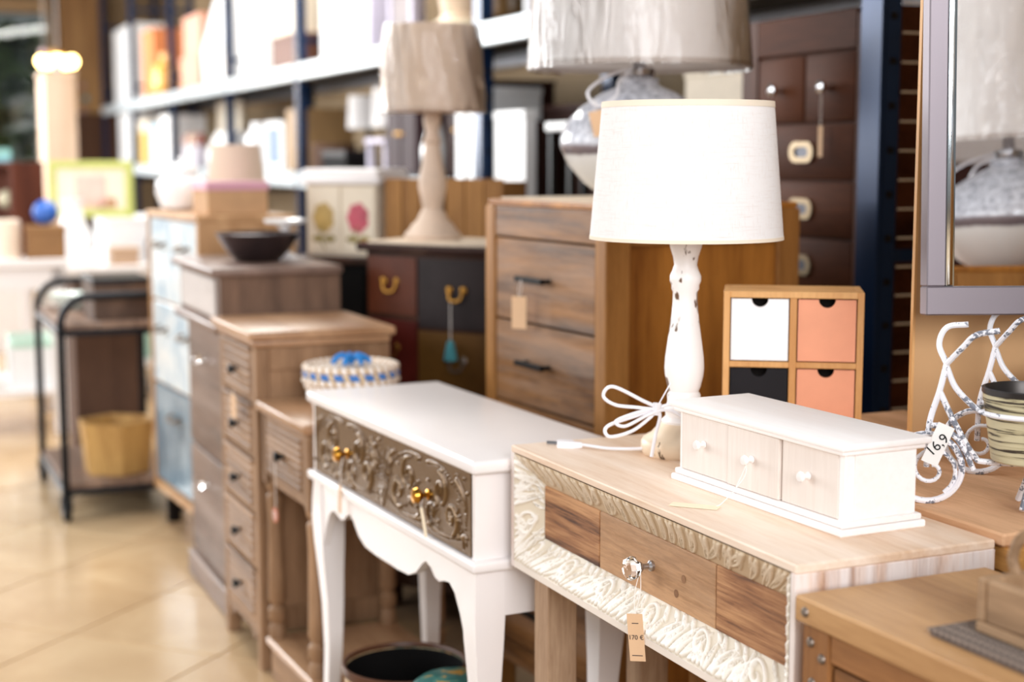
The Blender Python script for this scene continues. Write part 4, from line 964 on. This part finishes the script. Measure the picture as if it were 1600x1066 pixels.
b = MB(); b.box(-.004, BCD, .0, BCL, BCZ, BCZ + .02, .003); b.build('cabinet_top', m_bct, bc); b = MB(); b.box(0, BCD, .025, BCL - .025, .12, .15); b.build('bottom_panel', m_bct, bc)
b = MB(); b.box(.02, BCD, .025, BCL - .025, .15, BCZ); b.build('carcass', m_bct, bc)
for x in (.03, BCD - .07):
    for y in (.05, BCL - .09): MB().box(x, x + .04, y, y + .04, 0, .12, .002).build('foot', m_dark, bc)
for r, (z0, z1, mt) in enumerate(((.16, .50, m_bcl), (.51, .79, m_bcu), (.80, 1.08, m_bcu))):
    for y0, y1 in (((.03, BCL - .03),) if r == 0 else ((.03, BCL / 2 - .004), (BCL / 2 + .004, BCL - .03))):
        d = MB().box(.004, .02, y0, y1, z0, z1, .003).build('drawer', mt, bc)
        b = MB(); yc = (y0 + y1) / 2; zc = z1 - .08; b.tube(smoothpath([(.004, yc - .05, zc), (-.022, yc - .04, zc - .012), (-.022, yc + .04, zc - .012), (.004, yc + .05, zc)], 5), .006, 8); b.build('handle', m_bolt, d)
TOPB = BCZ + .0202
def lidbox(name, label, cat, loc, rz, w, d, h, mat, lidmat, lidh=.03, group=None):
    t = thing(name, label, cat, loc, rz, group)
    MB().box(0, d, 0, w, 0, h - lidh * .4, .002).build('box_body', mat, t)
    MB().box(-.004, d + .004, -.004, w + .004, h - lidh, h, .003).build('lid', lidmat, t); return t
m_kraft = paint('kraft_board', (196, 156, 116), .8, .05); m_pink = paint('pink_lid', (214, 160, 176), .6, .04); m_cream = paint('cream_board', (236, 222, 200), .7, .03); m_lav = paint('lavender_grey', (206, 200, 218), .6, .04)
lidbox('gift_box', 'kraft box with pink lid on the pale blue cabinet', 'box', on(BC, BCP, .05, .06, TOPB), BCP, .17, .20, .105, m_kraft, m_pink, .028)
sl = thing('table_lamp', 'squat lamp with plain beige cone shade on the pale blue cabinet', 'table lamp', on(BC, BCP, .235, .352, TOPB))
MB().lathe([(.05, 0), (.05, .01), (.02, .02), (.02, .06)], n=24).build('lamp_base', m_brass, sl)
shade_mesh(.105, .08, .035, .225, 40).build('lamp_shade', m_beige, sl)
jr = thing('ginger_jar', 'white porcelain lidded jar at the far end of the pale blue cabinet', 'jar', on(BC, BCP, .095, .535, TOPB))
MB().lathe([(.05, 0), (.07, .01), (.09, .06), (.085, .10), (.05, .125), (.045, .135)], n=32).build('jar_body', m_por, jr)
MB().lathe([(.056, .132), (.054, .15), (.03, .162), (.01, .166), (.012, .18), (.0001, .184)], n=28, cap=False).build('jar_lid', m_por, jr)
lidbox('gift_box', 'white lidded box between the porcelain jar and the pink-lidded box', 'box', on(BC, BCP, .205, .525, TOPB), BCP, .09, .10, .085, m_por, m_por)

# ================================================================== DARK SIDEBOARD with floral cupboard and crates
SPH = 68; SC = (-.02, 4.83, 0)
sb = thing('sideboard', 'low black-brown sideboard behind the bow-front chest', 'sideboard', SC, SPH)
SBL, SBD, SBZ = .74, .30, .965
b = MB(); b.box(.01, SBD, 0, SBL, .05, SBZ - .025); b.build('carcass', m_void, sb); MB().box(-.01, SBD, -.01, SBL + .01, SBZ - .025, SBZ, .004).build('board_top', m_qb, sb)
for y0, y1 in ((.02, .24), (.26, .48), (.50, .72)): d = MB().box(0, .012, y0, y1, .08, SBZ - .05, .003).build('door', m_void, sb); MB().lathe([(.01, 0), (.005, -.01), (.012, -.02), (.0001, -.026)], (0, y0 + .03, .6), 12, 'x').build('knob', m_bolt, d)
for x in (.02, SBD - .06):
    for y in (.02, SBL - .06): MB().box(x, x + .04, y, y + .04, 0, .05).build('foot', m_void, sb)
fb = thing('floral_cupboard', 'small white cupboard with flower-painted doors and thick white top', 'cupboard', on(SC, SPH, .02, .46, SBZ + .0002), SPH)
FW, FH2, FDp = .27, .285, .22
b = MB(); b.box(.008, FDp, .004, FW - .004, 0, FH2 - .05); b.build('carcass', m_cream, fb)
b = MB(); b.box(-.012, FDp + .008, -.012, FW + .012, FH2 - .05, FH2 - .025, .006, 2); b.box(-.004, FDp, -.004, FW + .004, FH2 - .025, FH2, .004); b.build('cupboard_top', m_whitep, fb)
m_pet = paint('rose_petal_paint', (204, 92, 108), .6, .15); m_stemg = paint('olive_stem_paint', (158, 140, 78), .6, .15); m_yel = paint('ochre_flower_paint', (206, 172, 104), .6, .15)
for k, (y0, y1) in enumerate(((.01, FW / 2 - .003), (FW / 2 + .003, FW - .01))):
    d = MB().box(0, .009, y0, y1, .01, FH2 - .056, .002).build('door', m_cream, fb); yc = (y0 + y1) / 2
    b = MB()
    for j in range(7):
        a = j * .9; b.ball((-.0005, yc + .024 * math.cos(a), .125 + .030 * math.sin(a)), .018, 2, (.06, 1, 1.2))
    b.ball((-.0005, yc, .125), .02, 2, (.08, 1, 1)); b.build('painted_flower', m_pet if k == 0 else m_yel, d)
    b = MB(); b.tube(smoothpath([(-.0003, yc, .10), (-.0003, yc + .012, .06), (-.0003, yc - .005, .02)], 5), .003, 5)
    for s in (-1, 1): b.ball((-.0005, yc + s * .022, .055), .018, 2, (.06, 1.3, .6))
    b.build('painted_stem', m_stemg, d)
m_crate = wood('pine_crate', (120, 78, 38), (176, 126, 70), 'z', .6, .6)
for k, (y0, w) in enumerate(((.245, .195), (.02, .20))):
    cr = thing('wooden_crate', ['left of the two brown pine crates behind the turned lamp', 'right of the two brown pine crates behind the turned lamp'][k], 'crate', on(SC, SPH, .03, y0, SBZ + .0002), SPH, 'pine crates')
    for j in range(3): MB().box(0, .012, j * w / 3 + .002, (j + 1) * w / 3 - .002, 0, .255, .001).build('plank', m_crate, cr)
    for a in ((.012, .20, 0, .012), (.012, .20, w - .012, w), (.188, .2, .012, w - .012)): MB().box(*a, 0, .245).build('crate_side', m_crate, cr)
    MB().box(.012, .188, .012, w - .012, 0, .012).build('crate_floor', m_crate, cr)

# ================================================================== TROLLEY
TR = (-1.583, 5.348, 0); TRP = 23; TW, TLn = .40, .74
m_trw = wood('trolley_plank', (92, 70, 58), (146, 118, 100), 'y', .6, .5)
tr_ = thing('trolley', 'black pipe trolley with wooden shelves standing before the printed cabinet', 'trolley', TR, TRP)
for y in (.0, TLn):
    pts = [(0, y, .085), (0, y, .68)] + [(.10 - .10 * math.cos(R(a)), y, .70 + .10 * math.sin(R(a))) for a in range(10, 91, 16)] + [(TW - .10 + .10 * math.sin(R(a)), y, .70 + .10 * math.cos(R(a))) for a in range(0, 81, 16)] + [(TW, y, .68), (TW, y, .085)]
    MB().tube(pts, .014, 10).build('pipe_frame', m_blackm, tr_)
for z in (.69, .12):
    MB().box(-.012, TW + .012, .0, TLn, z - .03, z - .008, .003).build('shelf_frame', m_blackm, tr_)
    for k in range(3): MB().box(k * TW / 3 + .002, (k + 1) * TW / 3 - .002, .005, TLn - .005, z - .008, z + .012, .002).build('shelf_plank', m_trw, tr_)
for x in (0, TW):
    for y in (.0, TLn):
        w = MB().lathe([(.012, -.014), (.036, -.014), (.042, -.008), (.042, .008), (.036, .014), (.012, .014)], (x, y, .0425), 22, 'x').build('wheel', m_black, tr_)
        MB().lathe([(.0001, -.016), (.012, -.016), (.012, .016), (.0001, .016)], (x, y, .0425), 14, 'x').build('wheel_hub', m_steel, w)
        b = MB(); b.box(x - .02, x - .016, y - .014, y + .014, .04, .09); b.box(x + .016, x + .02, y - .014, y + .014, .04, .09); b.box(x - .02, x + .02, y - .014, y + .014, .085, .092); b.build('caster_fork', m_blackm, tr_)
hx = thing('wooden_planter', 'yellow-brown wooden six-sided planter on the bottom trolley shelf', 'planter', on(TR, TRP, .21, .20, .1325), TRP)
m_hex = wood('yellow_pine_staves', (150, 108, 56), (206, 164, 98), 'z', .7, .6)
for k in range(6):
    a0, a1 = R(60 * k + 30), R(60 * k + 90); r0, r1 = .125, .145
    b = MB(); rings = []
    for q in (0, .93):
        pass
    p0 = [(r * math.cos(a0), r * math.sin(a0), z) for r, z in ((r0, 0), (r1, .19), (r1 - .014, .19), (r0 - .014, 0))]
    p1 = [(r * math.cos(a1), r * math.sin(a1), z) for r, z in ((r0, 0), (r1, .19), (r1 - .014, .19), (r0 - .014, 0))]
    b.loft([p0, p1]).build('stave_panel', m_hex, hx)
b = MB(); b.prism([(.10 * math.cos(R(60 * k + 30)), .10 * math.sin(R(60 * k + 30))) for k in range(6)], 'z', .0, .015); b.build('planter_floor', m_dark, hx)
lidbox('wooden_box', 'dark brown wooden box on the top trolley shelf', 'box', on(TR, TRP, .13, .10, .7025), TRP, .30, .2, .15, wood('dark_box_wood', (70, 52, 42), (112, 88, 72), 'y', .6), m_blackm, .02)
gl = thing('glass_dish', 'round pale glass dish at the far end of the top trolley shelf', 'dish', on(TR, TRP, .13, .58, .7025))
MB().lathe([(.05, 0), (.06, .004), (.10, .05), (.105, .06), (.10, .058), (.058, .01), (.0001, .008)], n=32, cap=False).build('dish_body', paint('milky_glass', (226, 238, 232), .1, .01, bump=0), gl)
tk = thing('brown_bin', 'tall dark brown square wooden bin behind the trolley', 'bin', on(TR, TRP, .16, .92, 0), TRP)
m_bbin = wood('brown_bin_wood', (66, 46, 36), (104, 76, 60), 'z', .6, .6)
for a in ((0, .014, 0, .30), (.266, .28, 0, .30), (.014, .266, 0, .014), (.014, .266, .286, .30)): MB().box(*a, 0, .76, .002).build('bin_side', m_bbin, tk)
MB().box(.014, .266, .014, .286, 0, .02).build('bin_floor', m_bbin, tk)

# ================================================================== GOODS ON THE RACK
D2, D3, D1 = 1.1965, 1.7815, .6165
def C_(c, r=.5, n=None): return paint(n or 'goods_%d_%d_%d' % c, c, r, .05)
def carton(label, x, t, z, d, w, h, mat, lidmat=None, lidh=.03, name='storage_box', cat='box'):
    return lidbox(name, label, cat, rk(x, t, z), PHI, w, d, h, mat, lidmat or mat, lidh)
m_wh = paint('white_board', (246, 247, 248), .5, .02); m_or = paint('orange_board', (222, 140, 88), .6, .06); m_sal = paint('salmon_board', (222, 162, 138), .6, .05); m_brn = paint('brown_board', (112, 72, 54), .6, .08); m_dkb = wood('dark_cabinet_wood', (34, 20, 16), (60, 36, 30), 'z', .5, .5)
m_dkb.node_tree.nodes['Principled BSDF'].inputs['Specular IOR Level'].default_value = .05
m_bluep = paint('pale_blue_board', (176, 206, 226), .5, .04); m_ylw = paint('mustard_board', (216, 180, 96), .6, .05)
carton('tall white storage box at the far end of the upper rack shelf', .06, 12.0, D3, .3, 1.3, .74, m_wh)
carton('orange box on the upper rack shelf next to the far tall white box', .06, 10.75, D3, .3, .62, .60, m_or)
carton('salmon box, lower of two stacked on the upper rack shelf', .06, 8.62, D3, .3, .78, .26, m_sal)
carton('salmon box, upper of two stacked on the upper rack shelf', .08, 8.66, D3 + .2602, .26, .7, .3, m_sal)
carton('wide white box with blank front on the upper rack shelf', .05, 6.42, D3, .3, .66, .46, m_wh)
carton('low brown box on the upper rack shelf beside a navy upright', .06, 5.68, D3, .3, .58, .2, m_brn)
carton('cream box stacked on the low brown box on the upper rack shelf', .07, 5.72, D3 + .2002, .26, .5, .30, m_cream)
def vase(name, label, cat, loc, prof, mat, group=None, n=28):
    o = thing(name, label, cat, loc, 0, group); MB().lathe(prof, n=n).build('vase_wall', mat, o); return o
def bag(label, x, t, z, d, w, h, mat):
    o = thing('paper_bag', label, 'bag', rk(x, t, z), PHI); b = MB()
    b.loft([[(0, 0, 0), (d, 0, 0), (d, w, 0), (0, w, 0)], [(-.01, -.01, h * .4), (d + .01, -.01, h * .4), (d + .01, w + .01, h * .4), (-.01, w + .01, h * .4)], [(d * .3, .02, h), (d * .7, .02, h), (d * .7, w - .02, h), (d * .3, w - .02, h)]]); b.build('bag_body', mat, o)
    b = MB(); b.tube(smoothpath([(d * .4, w * .3, h - .01), (d * .4, w * .35, h + .07), (d * .4, w * .65, h + .07), (d * .4, w * .7, h - .01)], 5), .006, 6); b.build('bag_handle', m_string, o)
bag('big white paper bag on the upper rack shelf beyond the wide white box', .05, 7.62, D3, .28, .75, .62, m_wh)
vase('glass_globe', 'amber glass jar on the upper rack shelf by the orange box', 'jar', rk(.12, 10.4, D3), [(.06, 0), (.12, .05), (.14, .14), (.12, .24), (.06, .3), (.06, .36)], paint('amber_glaze', (240, 180, 96), .2, .05))
def frame(label, x, t, z, w, h, fm, pm, name='picture_frame', cat='picture frame', fwid=.04, bits=None):
    o = thing(name, label, cat, rk(x, t, z), PHI)
    for nm, a in (('frame_side', (0, .03, 0, fwid, 0, h)), ('frame_side', (0, .03, w - fwid, w, 0, h)), ('frame_bottom', (0, .03, fwid, w - fwid, 0, fwid)), ('frame_top', (0, .03, fwid, w - fwid, h - fwid, h))): MB().box(*a, .003).build(nm, fm, o)
    MB().box(.012, .02, fwid, w - fwid, fwid, h - fwid).build('picture', pm, o)
    for bx_ in bits or (): MB().box(.008, .012, *bx_[0]).build('print_patch', bx_[1], o)
    return o
m_blup = paint('blue_print', (120, 160, 210), .5, .1)
frame('white frame with a blue print on the upper rack shelf', .10, 4.83, D3, .44, .52, m_wh, m_wh, bits=[((.1, .34, .3, .36), m_blup), ((.12, .3, .2, .24), m_blup)])
carton('flat dark brown case on the upper rack shelf below the white frame', .14, 4.78, D3, .25, .5, .08, m_brn)
for k, (t_, w_, h_, c_) in enumerate(((4.62, .11, .42, m_cream), (4.49, .12, .46, m_wh), (4.35, .12, .44, m_cream), (4.2, .13, .48, m_lav))):
    o = thing('album', ['cream album, leftmost of four upright on the upper rack shelf', 'white album, second of four upright on the upper rack shelf', 'cream album, third of four upright on the upper rack shelf', 'lavender album, rightmost of four upright on the upper rack shelf'][k], 'album', rk(.06, t_, D3), PHI, 'albums on the upper rack shelf')
    MB().box(0, .28, .0, w_, 0, h_, .006, 2).build('cover', c_, o); MB().box(-.002, 0, w_ * .25, w_ * .75, h_ * .6, h_ * .8).build('spine_label', m_cardpale, o)
frame('lavender-white empty frame leaning on the upper rack shelf', .12, 3.75, D3, .36, .5, m_lav, paint('grey_mount', (150, 140, 140), .7))
v_ = vase('ceramic_urn', 'beige ceramic urn with cream collar above the turned lamp', 'urn', rk(.16, 3.15, D3), [(.10, 0), (.13, .02), (.135, .05), (.12, .06), (.10, .09), (.12, .2), (.14, .35), (.10, .5)], C_((216, 190, 162)))
MB().lathe([(.13, .0), (.145, .015), (.145, .05), (.13, .06)], n=28).build('collar', C_((250, 236, 206)), v_)
vase('brown_jar', 'olive brown round jar on the upper rack shelf', 'jar', rk(.2, 2.75, D3), [(.06, 0), (.11, .05), (.12, .12), (.10, .2), (.06, .24), (.06, .27)], C_((104, 76, 40), .3))
carton('black case on the upper rack shelf just left of the big lamp', .08, 1.8, D3, .3, .42, .16, C_((40, 32, 30)))
frame('white window-pane frame on the upper rack shelf beside the olive jar', .16, 2.27, D3, .25, .5, m_wh, m_lav)
# middle shelf
carton('white box at the far end of the middle rack shelf', .05, 12.2, D2, .3, .8, .5, m_wh)
carton('mustard box with cream lid on the middle rack shelf', .05, 11.2, D2, .28, .42, .40, m_ylw, m_cream, .1)
carton('pale blue box on the middle rack shelf next to the mustard box', .05, 10.55, D2, .28, .45, .36, m_bluep)
carton('white box on the middle rack shelf next to the pale blue box', .05, 9.85, D2, .28, .55, .42, m_wh)
for k in range(5):
    o = thing('candle', 'slim candle %s on the middle rack shelf' % ['with red top, leftmost of five', 'with white top, second of five', 'with red top, in the middle of five', 'with white top, fourth of five', 'with red top, rightmost of five'][k], 'candle', rk(.1, 9.36 - k * .13, D2), 0, 'candles on the middle rack shelf')
    MB().lathe([(.04, 0), (.04, .16), (.03, .17)], n=16).build('candle_body', m_wh if k % 2 else m_lav, o); MB().lathe([(.03, .17), (.045, .18), (.03, .24), (.0001, .27)], n=14, cap=False).build('candle_cap', C_((160, 84, 76)) if k % 2 == 0 else m_cream, o)
frame('cream canvas standing at the back of the middle rack shelf', .34, 8.55, D2, .85, .5, m_cream, C_((226, 216, 196)))
bag('small white paper bag on the middle rack shelf', .05, 7.72, D2, .22, .6, .26, m_wh)
vase('white_vase', 'square-shouldered white vase on the middle rack shelf beyond a navy upright', 'vase', rk(.16, 6.95, D2), [(.10, 0), (.12, .02), (.12, .2), (.08, .26), (.08, .3)], m_por)
frame('white frame with slate blue picture on the middle rack shelf', .1, 6.2, D2, .46, .30, m_wh, C_((120, 140, 178)))
carton('tan carton on the middle rack shelf behind the beige cone lamp', .1, 5.68, D2, .3, .4, .36, C_((164, 128, 82)))
for k, t_ in enumerate((5.05, 4.5)):
    o = thing('table_lamp', ['small lamp with cream drum shade, left of two on the middle rack shelf', 'small lamp with cream drum shade, right of two on the middle rack shelf'][k], 'table lamp', rk(.30, t_, D2), 0, 'cream lamps on the middle rack shelf')
    MB().lathe([(.07, 0), (.06, .02), (.02, .05), (.03, .12), (.015, .2), (.015, .26)], n=20).build('lamp_stem', m_qb, o); shade_mesh(.115 + k * .03, .105 + k * .03, .235, .41 + k * .02, 30).build('lamp_shade', m_linen, o)
carton('flat black box on the middle rack shelf above the floral cupboard', .03, 4.55, D2, .14, .46, .12, m_void, C_((30, 26, 28), .3), .03)
o = thing('wicker_hamper', 'brown wicker hamper on the middle rack shelf beside the flat black box', 'hamper', rk(.16, 5.24, D2), 0)
for k in range(6): MB().tube([(.11 * math.cos(a * .2618), .11 * math.sin(a * .2618), .014 + k * .026) for a in range(24)], .014, 6, True).build('wicker_ring', C_((88, 62, 48), .7), o)
MB().lathe([(.0001, .002), (.10, .002), (.10, .008), (.0001, .008)], n=20).build('hamper_floor', C_((88, 62, 48), .7), o)
st = thing('small_chair', 'small lavender-white wooden chair on the middle rack shelf', 'chair', rk(.05, 3.95, D2), PHI)
for x in (.0, .24):
    for y in (.0, .26): MB().box(x, x + .03, y, y + .03, 0, .15 if x == 0 else .42, .003).build('leg', m_lav, st)
MB().box(-.01, .27, -.01, .30, .15, .175, .004).build('seat', m_lav, st)
for k in range(3): MB().box(.245, .26, .04 + k * .085, .09 + k * .085, .2, .40, .003).build('back_slat', m_lav, st)
MB().box(.24, .27, 0, .29, .40, .44, .003).build('back_rail', m_lav, st)
def cabinet(label, x, t, z, d, w, h, mat):
    o = thing('display_cabinet', label, 'cabinet', rk(x, t, z), PHI)
    MB().box(.01, d, 0, w, 0, h - .02).build('carcass', mat, o); MB().box(-.008, d + .005, -.008, w + .008, h - .02, h, .004).build('cabinet_top', mat, o)
    for k in range(2):
        dd = MB().box(0, .012, .01 + k * w / 2, (k + 1) * w / 2 - .01, .02, h - .035, .003).build('door', mat, o); MB().lathe([(.008, 0), (.004, -.008), (.01, -.016), (.0001, -.02)], (0, w / 2 + (-.03 if k == 0 else .03), h / 2), 12, 'x').build('knob', m_brass, dd)
    return o
cabinet('dark purple-brown cabinet on the middle rack shelf, left of the turned lamp stem', .05, 3.49, D2, .35, .44, .38, paint('aubergine_lacquer', (52, 30, 34), .6, .1))
cabinet('dark brown cabinet on the middle rack shelf, right of the turned lamp stem', .12, 2.94, D2, .35, .36, .40, m_dkb)
vase('white_bottle', 'tall white bottle vase on the middle rack shelf beside the turned lamp stem', 'vase', rk(.10, 3.38, D2), [(.04, 0), (.055, .03), (.06, .12), (.04, .19), (.025, .24), (.03, .33)], m_por)
carton('tall glossy white box at the near end of the middle rack shelf', .04, 2.65, D2, .25, .15, .36, m_wh)
carton('narrow glossy white box standing right of the turned lamp', .035, 2.84, D2, .08, .09, .30, m_wh)
# near bay, standing on the low deck
cabinet('tall dark cabinet on the low rack deck behind the golden chest', .20, 1.62, D1, .35, .8, .86, m_dkb)
carton('tall glossy white case on the low rack deck beside the tall dark cabinet', .035, 2.2, D1, .045, .3, .84, m_wh)
carton('tall dark brown case behind the glossy white case on the low rack deck', .092, 2.2, D1, .1, .3, .80, m_dkb)
ts = thing('plant_stand', 'small dark plant stand with white top beside the big vase lamp', 'plant stand', rk(.02, 1.78, D1), PHI)
MB().box(0, .16, 0, .2, .76, .79, .004).build('stand_top', m_wh, ts)
for x in (.01, .13):
    for y in (.01, .17): MB().box(x, x + .02, y, y + .02, 0, .76).build('leg', m_black, ts)
carton('cream carton behind the big vase lamp on the low rack deck', .28, .85, D1, .25, .6, .95, m_cream)

# ================================================================== FAR LEFT OF THE SHOP
ce = MB().box(-7, .9, 9.0, 15.35, 3.6, 3.68).build('ceiling', m_wallb); ce.location = R0; ce.rotation_euler = (0, 0, R(PHI)); struct(ce)
ch = thing('chandelier', 'small hanging lamp glowing warm near the far window', 'chandelier', (-3.62, 12.4, 1.82))
MB().tube([(0, 0, .30), (0, 0, 1.778)], .012, 8).build('rod', m_blackm, ch)
MB().lathe([(.03, .30), (.05, .26), (.02, .2), (.03, .16)], n=20).build('hub', m_brass, ch)
m_glow = emit('warm_bulb', (255, 214, 130), 14)
for k in range(5):
    a = k * 1.2566; x, y = .12 * math.cos(a), .12 * math.sin(a)
    b = MB().tube(smoothpath([(0, 0, .2), (x * .5, y * .5, .13), (x, y, .16)], 5), .008, 6).build('arm', m_brass, ch)
    MB().ball((x, y, .205), .045, 2, (1, 1, 1.1)).build('bulb', m_glow, b)
for k in range(6):
    o = MB().ball((0, 0, 0), .035, 2).build('hanging_bauble', [C_((206, 170, 170), .1), C_((120, 190, 210), .1)][k % 2])
    lb = ['pink glass bauble highest above the chandelier', 'blue glass bauble just above the chandelier', 'pink bauble on the tan post, topmost', 'blue bauble on the tan post, below the topmost', 'pink bauble on the tan post, second lowest', 'blue bauble on the tan post, lowest'][k]
    p = [(-3.6, 12.0, 2.07), (-3.5, 12.0, 1.96)][k] if k < 2 else rk(-.07 + .03 * (k % 2), 14.955, 2.05 - (k - 2) * .14)
    o.location = p; tag(o, lb, 'bauble')
    if k < 2: MB().tube([(0, 0, .03), (0, 0, 3.6 - p[2])], .003, 5).build('bauble_string', m_string, o)
def wtable(label, loc, rz, w, d, h, mat, shelf=True):
    t = thing('display_table', label, 'table', loc, rz)
    MB().box(0, d, 0, w, h - .04, h, .005).build('table_top', mat, t); MB().box(.02, d - .02, .02, w - .02, h - .14, h - .04).build('apron', mat, t)
    for x in (.02, d - .08):
        for y in (.02, w - .08): MB().box(x, x + .06, y, y + .06, 0, h - .04, .003).build('leg', mat, t)
    if shelf: MB().box(.03, d - .03, .03, w - .03, .18, .21, .003).build('lower_shelf', mat, t)
    return t
A1 = (-2.42, 7.82, 0); wtable('white display table behind the black trolley', A1, PHI, 1.5, .72, .72, m_whitep)
A2 = (-2.62, 6.85, 0); wtable('white display table at the left edge of the picture', A2, PHI, .78, .62, .82, m_whitep)
carton2 = lambda label, base, x, y, z, d, w, h, m, lm=None: lidbox('storage_box', label, 'box', on(base, PHI, x, y, z), PHI, w, d, h, m, lm or m, .03)
carton2('big white lidded box on the display table behind the trolley', A1, .38, .25, .7202, .32, .5, .24, m_wh)
carton2('small tan box beside the purple bottles on the display table', A1, .38, .06, .7202, .14, .14, .09, C_((206, 172, 142)))
for k in range(2):
    vase('purple_bottle', ['dark purple bottle, left of the pair on the display table', 'dark purple bottle, right of the pair on the display table'][k], 'bottle', on(A1, PHI, .48 + k * .11, .02 + k * .0 + .0, .7202) if False else on(A1, PHI, .60 + k * .075, .045 + k * .14, .7202), [(.035, 0), (.045, .02), (.045, .12), (.018, .19), (.018, .25)], C_((70, 34, 56), .15))
gp = frame('green-framed picture of a pale flower standing on the big white box', .0, 0, 0, .5, .30, C_((196, 200, 110)), m_cream, bits=[((.16, .34, .06, .22), C_((236, 190, 176))), ((.10, .2, .05, .1), C_((190, 140, 100)))])
gp.location = on(A1, PHI, .52, .27, .9604); gp.rotation_euler = (0, 0, R(75))
vase('white_vase', 'slim white vase on the display table left of the big white box', 'vase', on(A1, PHI, .22, .35, .7202), [(.06, 0), (.09, .04), (.10, .14), (.06, .22), (.05, .30), (.065, .34)], m_por)
cb = thing('open_shelf_box', 'dark red-brown open shelf box with coloured balls at the left edge', 'shelf box', on(A2, PHI, .40, .22, .8202), 62)
m_rb = wood('redwood_box', (72, 36, 26), (112, 62, 44), 'z', .6, .5)
for nm, a in (('side_panel', (0, .2, 0, .02, 0, .44)), ('side_panel', (0, .2, .42, .44, 0, .44)), ('top_panel', (0, .2, .02, .42, .42, .44)), ('bottom_panel', (0, .2, .02, .42, 0, .02)), ('shelf', (0, .2, .02, .42, .20, .215)), ('back_panel', (.185, .2, .02, .42, .02, .42))): MB().box(*a).build(nm, m_rb, cb)
for k, (y, z, c_, nm) in enumerate(((.33, .215, (120, 84, 150), 'purple'), (.12, .215, (214, 206, 176), 'cream'), (.10, .02, (206, 70, 64), 'red'), (.30, .02, (84, 50, 92), 'plum'), (.215, .215, (170, 60, 70), 'crimson'))):
    o = MB().ball((0, 0, .048), .048, 2).build('decor_ball', C_(c_, .3)); o.location = on(cb.location, 62, .08, y, cb.location.z + z + .0002); tag(o, nm + ' decorative ball in the red-brown shelf box', 'decor ball', 'balls in the shelf box')
o = MB().ball((0, 0, .06), .06, 2, (1, 1, 1)).build('decor_ball', C_((60, 110, 200), .3)); o.location = on(A2, PHI, .53, .085, .9704); tag(o, 'bright blue ball on top of the brown box at left', 'decor ball')
carton2('brown wooden box under the blue ball at left', A2, .44, .01, .8202, .17, .15, .15, C_((150, 108, 64)))
o = thing('pillar_candle', 'cream pillar candle left of the brown box', 'candle', on(A2, PHI, .36, .08, .8202)); MB().lathe([(.055, 0), (.058, .01), (.058, .17), (.05, .18), (.0001, .175)], n=24, cap=False).build('wax', C_((250, 228, 206), .6), o); MB().tube([(0, 0, .174), (.003, 0, .195)], .003, 6).build('wick', m_black, o)
for k, (x, y, d, w) in enumerate(((.08, .1, .2, .3), (.36, .1, .2, .4))): carton2(['white carton on the lower shelf of the left-edge table', 'white carton with mint lid on the lower shelf of the left-edge table'][k], A2, x, y, .2102, d, w, .22, m_wh, [m_wh, C_((190, 226, 210))][k])
for k, (x, y, d, w) in enumerate(((.10, .15, .22, .4), (.42, .2, .22, .4))): carton2(['white carton on the lower shelf of the table behind the trolley', 'mint carton on the lower shelf of the table behind the trolley'][k], A1, x, y, .2102, d, w, .25, [m_wh, C_((178, 214, 196))][k])
tw = thing('wardrobe', 'pale tan wooden wardrobe standing below the chandelier', 'wardrobe', (-3.37, 11.2, 0), PHI)
m_tanp = wood('pale_tan_wardrobe', (206, 172, 142), (232, 204, 178), 'z', .5, .6)
MB().box(.01, .22, 0, .5, 0, 1.85).build('carcass', m_tanp, tw); MB().box(-.01, .23, -.01, .51, 1.85, 1.89, .004).build('cornice', m_tanp, tw)
for k in range(2): d = MB().box(-.004, .012, .01 + k * .245, .245 + k * .245, .05, 1.83, .003).build('door', m_tanp, tw); MB().lathe([(.01, 0), (.012, -.02), (.0001, -.026)], (-.004, .22 + k * .05, .95), 12, 'x').build('knob', m_brass, d)
lc = thing('low_cabinet', 'white low cabinet with glass bottles at the far left', 'cabinet', (-3.75, 9.9, 0), PHI)
MB().box(.01, .55, 0, .9, 0, 1.06).build('carcass', m_whitep, lc); MB().box(-.01, .56, -.01, .91, 1.06, 1.09, .004).build('cabinet_top', m_whitep, lc)
for k in range(2): MB().box(-.004, .012, .02 + k * .44, .44 + k * .44, .05, 1.04, .003).build('door', m_whitep, lc)
m_mint = paint('mint_glass', (190, 228, 218), .08, .03, bump=0)
for k in range(3): vase('glass_bottle', ['mint glass bottle, tallest at the far left', 'mint glass bottle with slanted neck beside the tallest', 'short mint glass bottle nearest the teal box'][k], 'bottle', on(lc.location, PHI, .16 + k * .09, .16 + .1 * k, 1.0902), [(.035, 0), (.05, .02), (.055, .25), (.02, .36), (.018, .5 + .08 * (k == 0) - .2 * (k == 2)), (.03, .53 + .08 * (k == 0) - .2 * (k == 2))], m_mint)
lidbox('storage_box', 'teal box on the white low cabinet', 'box', on(lc.location, PHI, .40, .06, 1.0902), PHI, .3, .12, .24, C_((120, 178, 196)), C_((150, 206, 200)), .05)

wd = thing('wardrobe', 'added dark brown wardrobe behind the reflected vase lamp, darkening the mirror view', 'wardrobe', (1.32, -.08, 0), -72)  # wardrobe added out of view to darken the mirror's reflected background
MB().box(.01, .4, 0, .8, 0, 1.9).build('carcass', m_dkb, wd); MB().box(-.01, .41, -.01, .81, 1.9, 1.93, .004).build('cornice', m_dkb, wd)
for k in range(2): MB().box(-.004, .012, .01 + k * .395, .395 + k * .395, .05, 1.88, .003).build('door', m_dkb, wd)
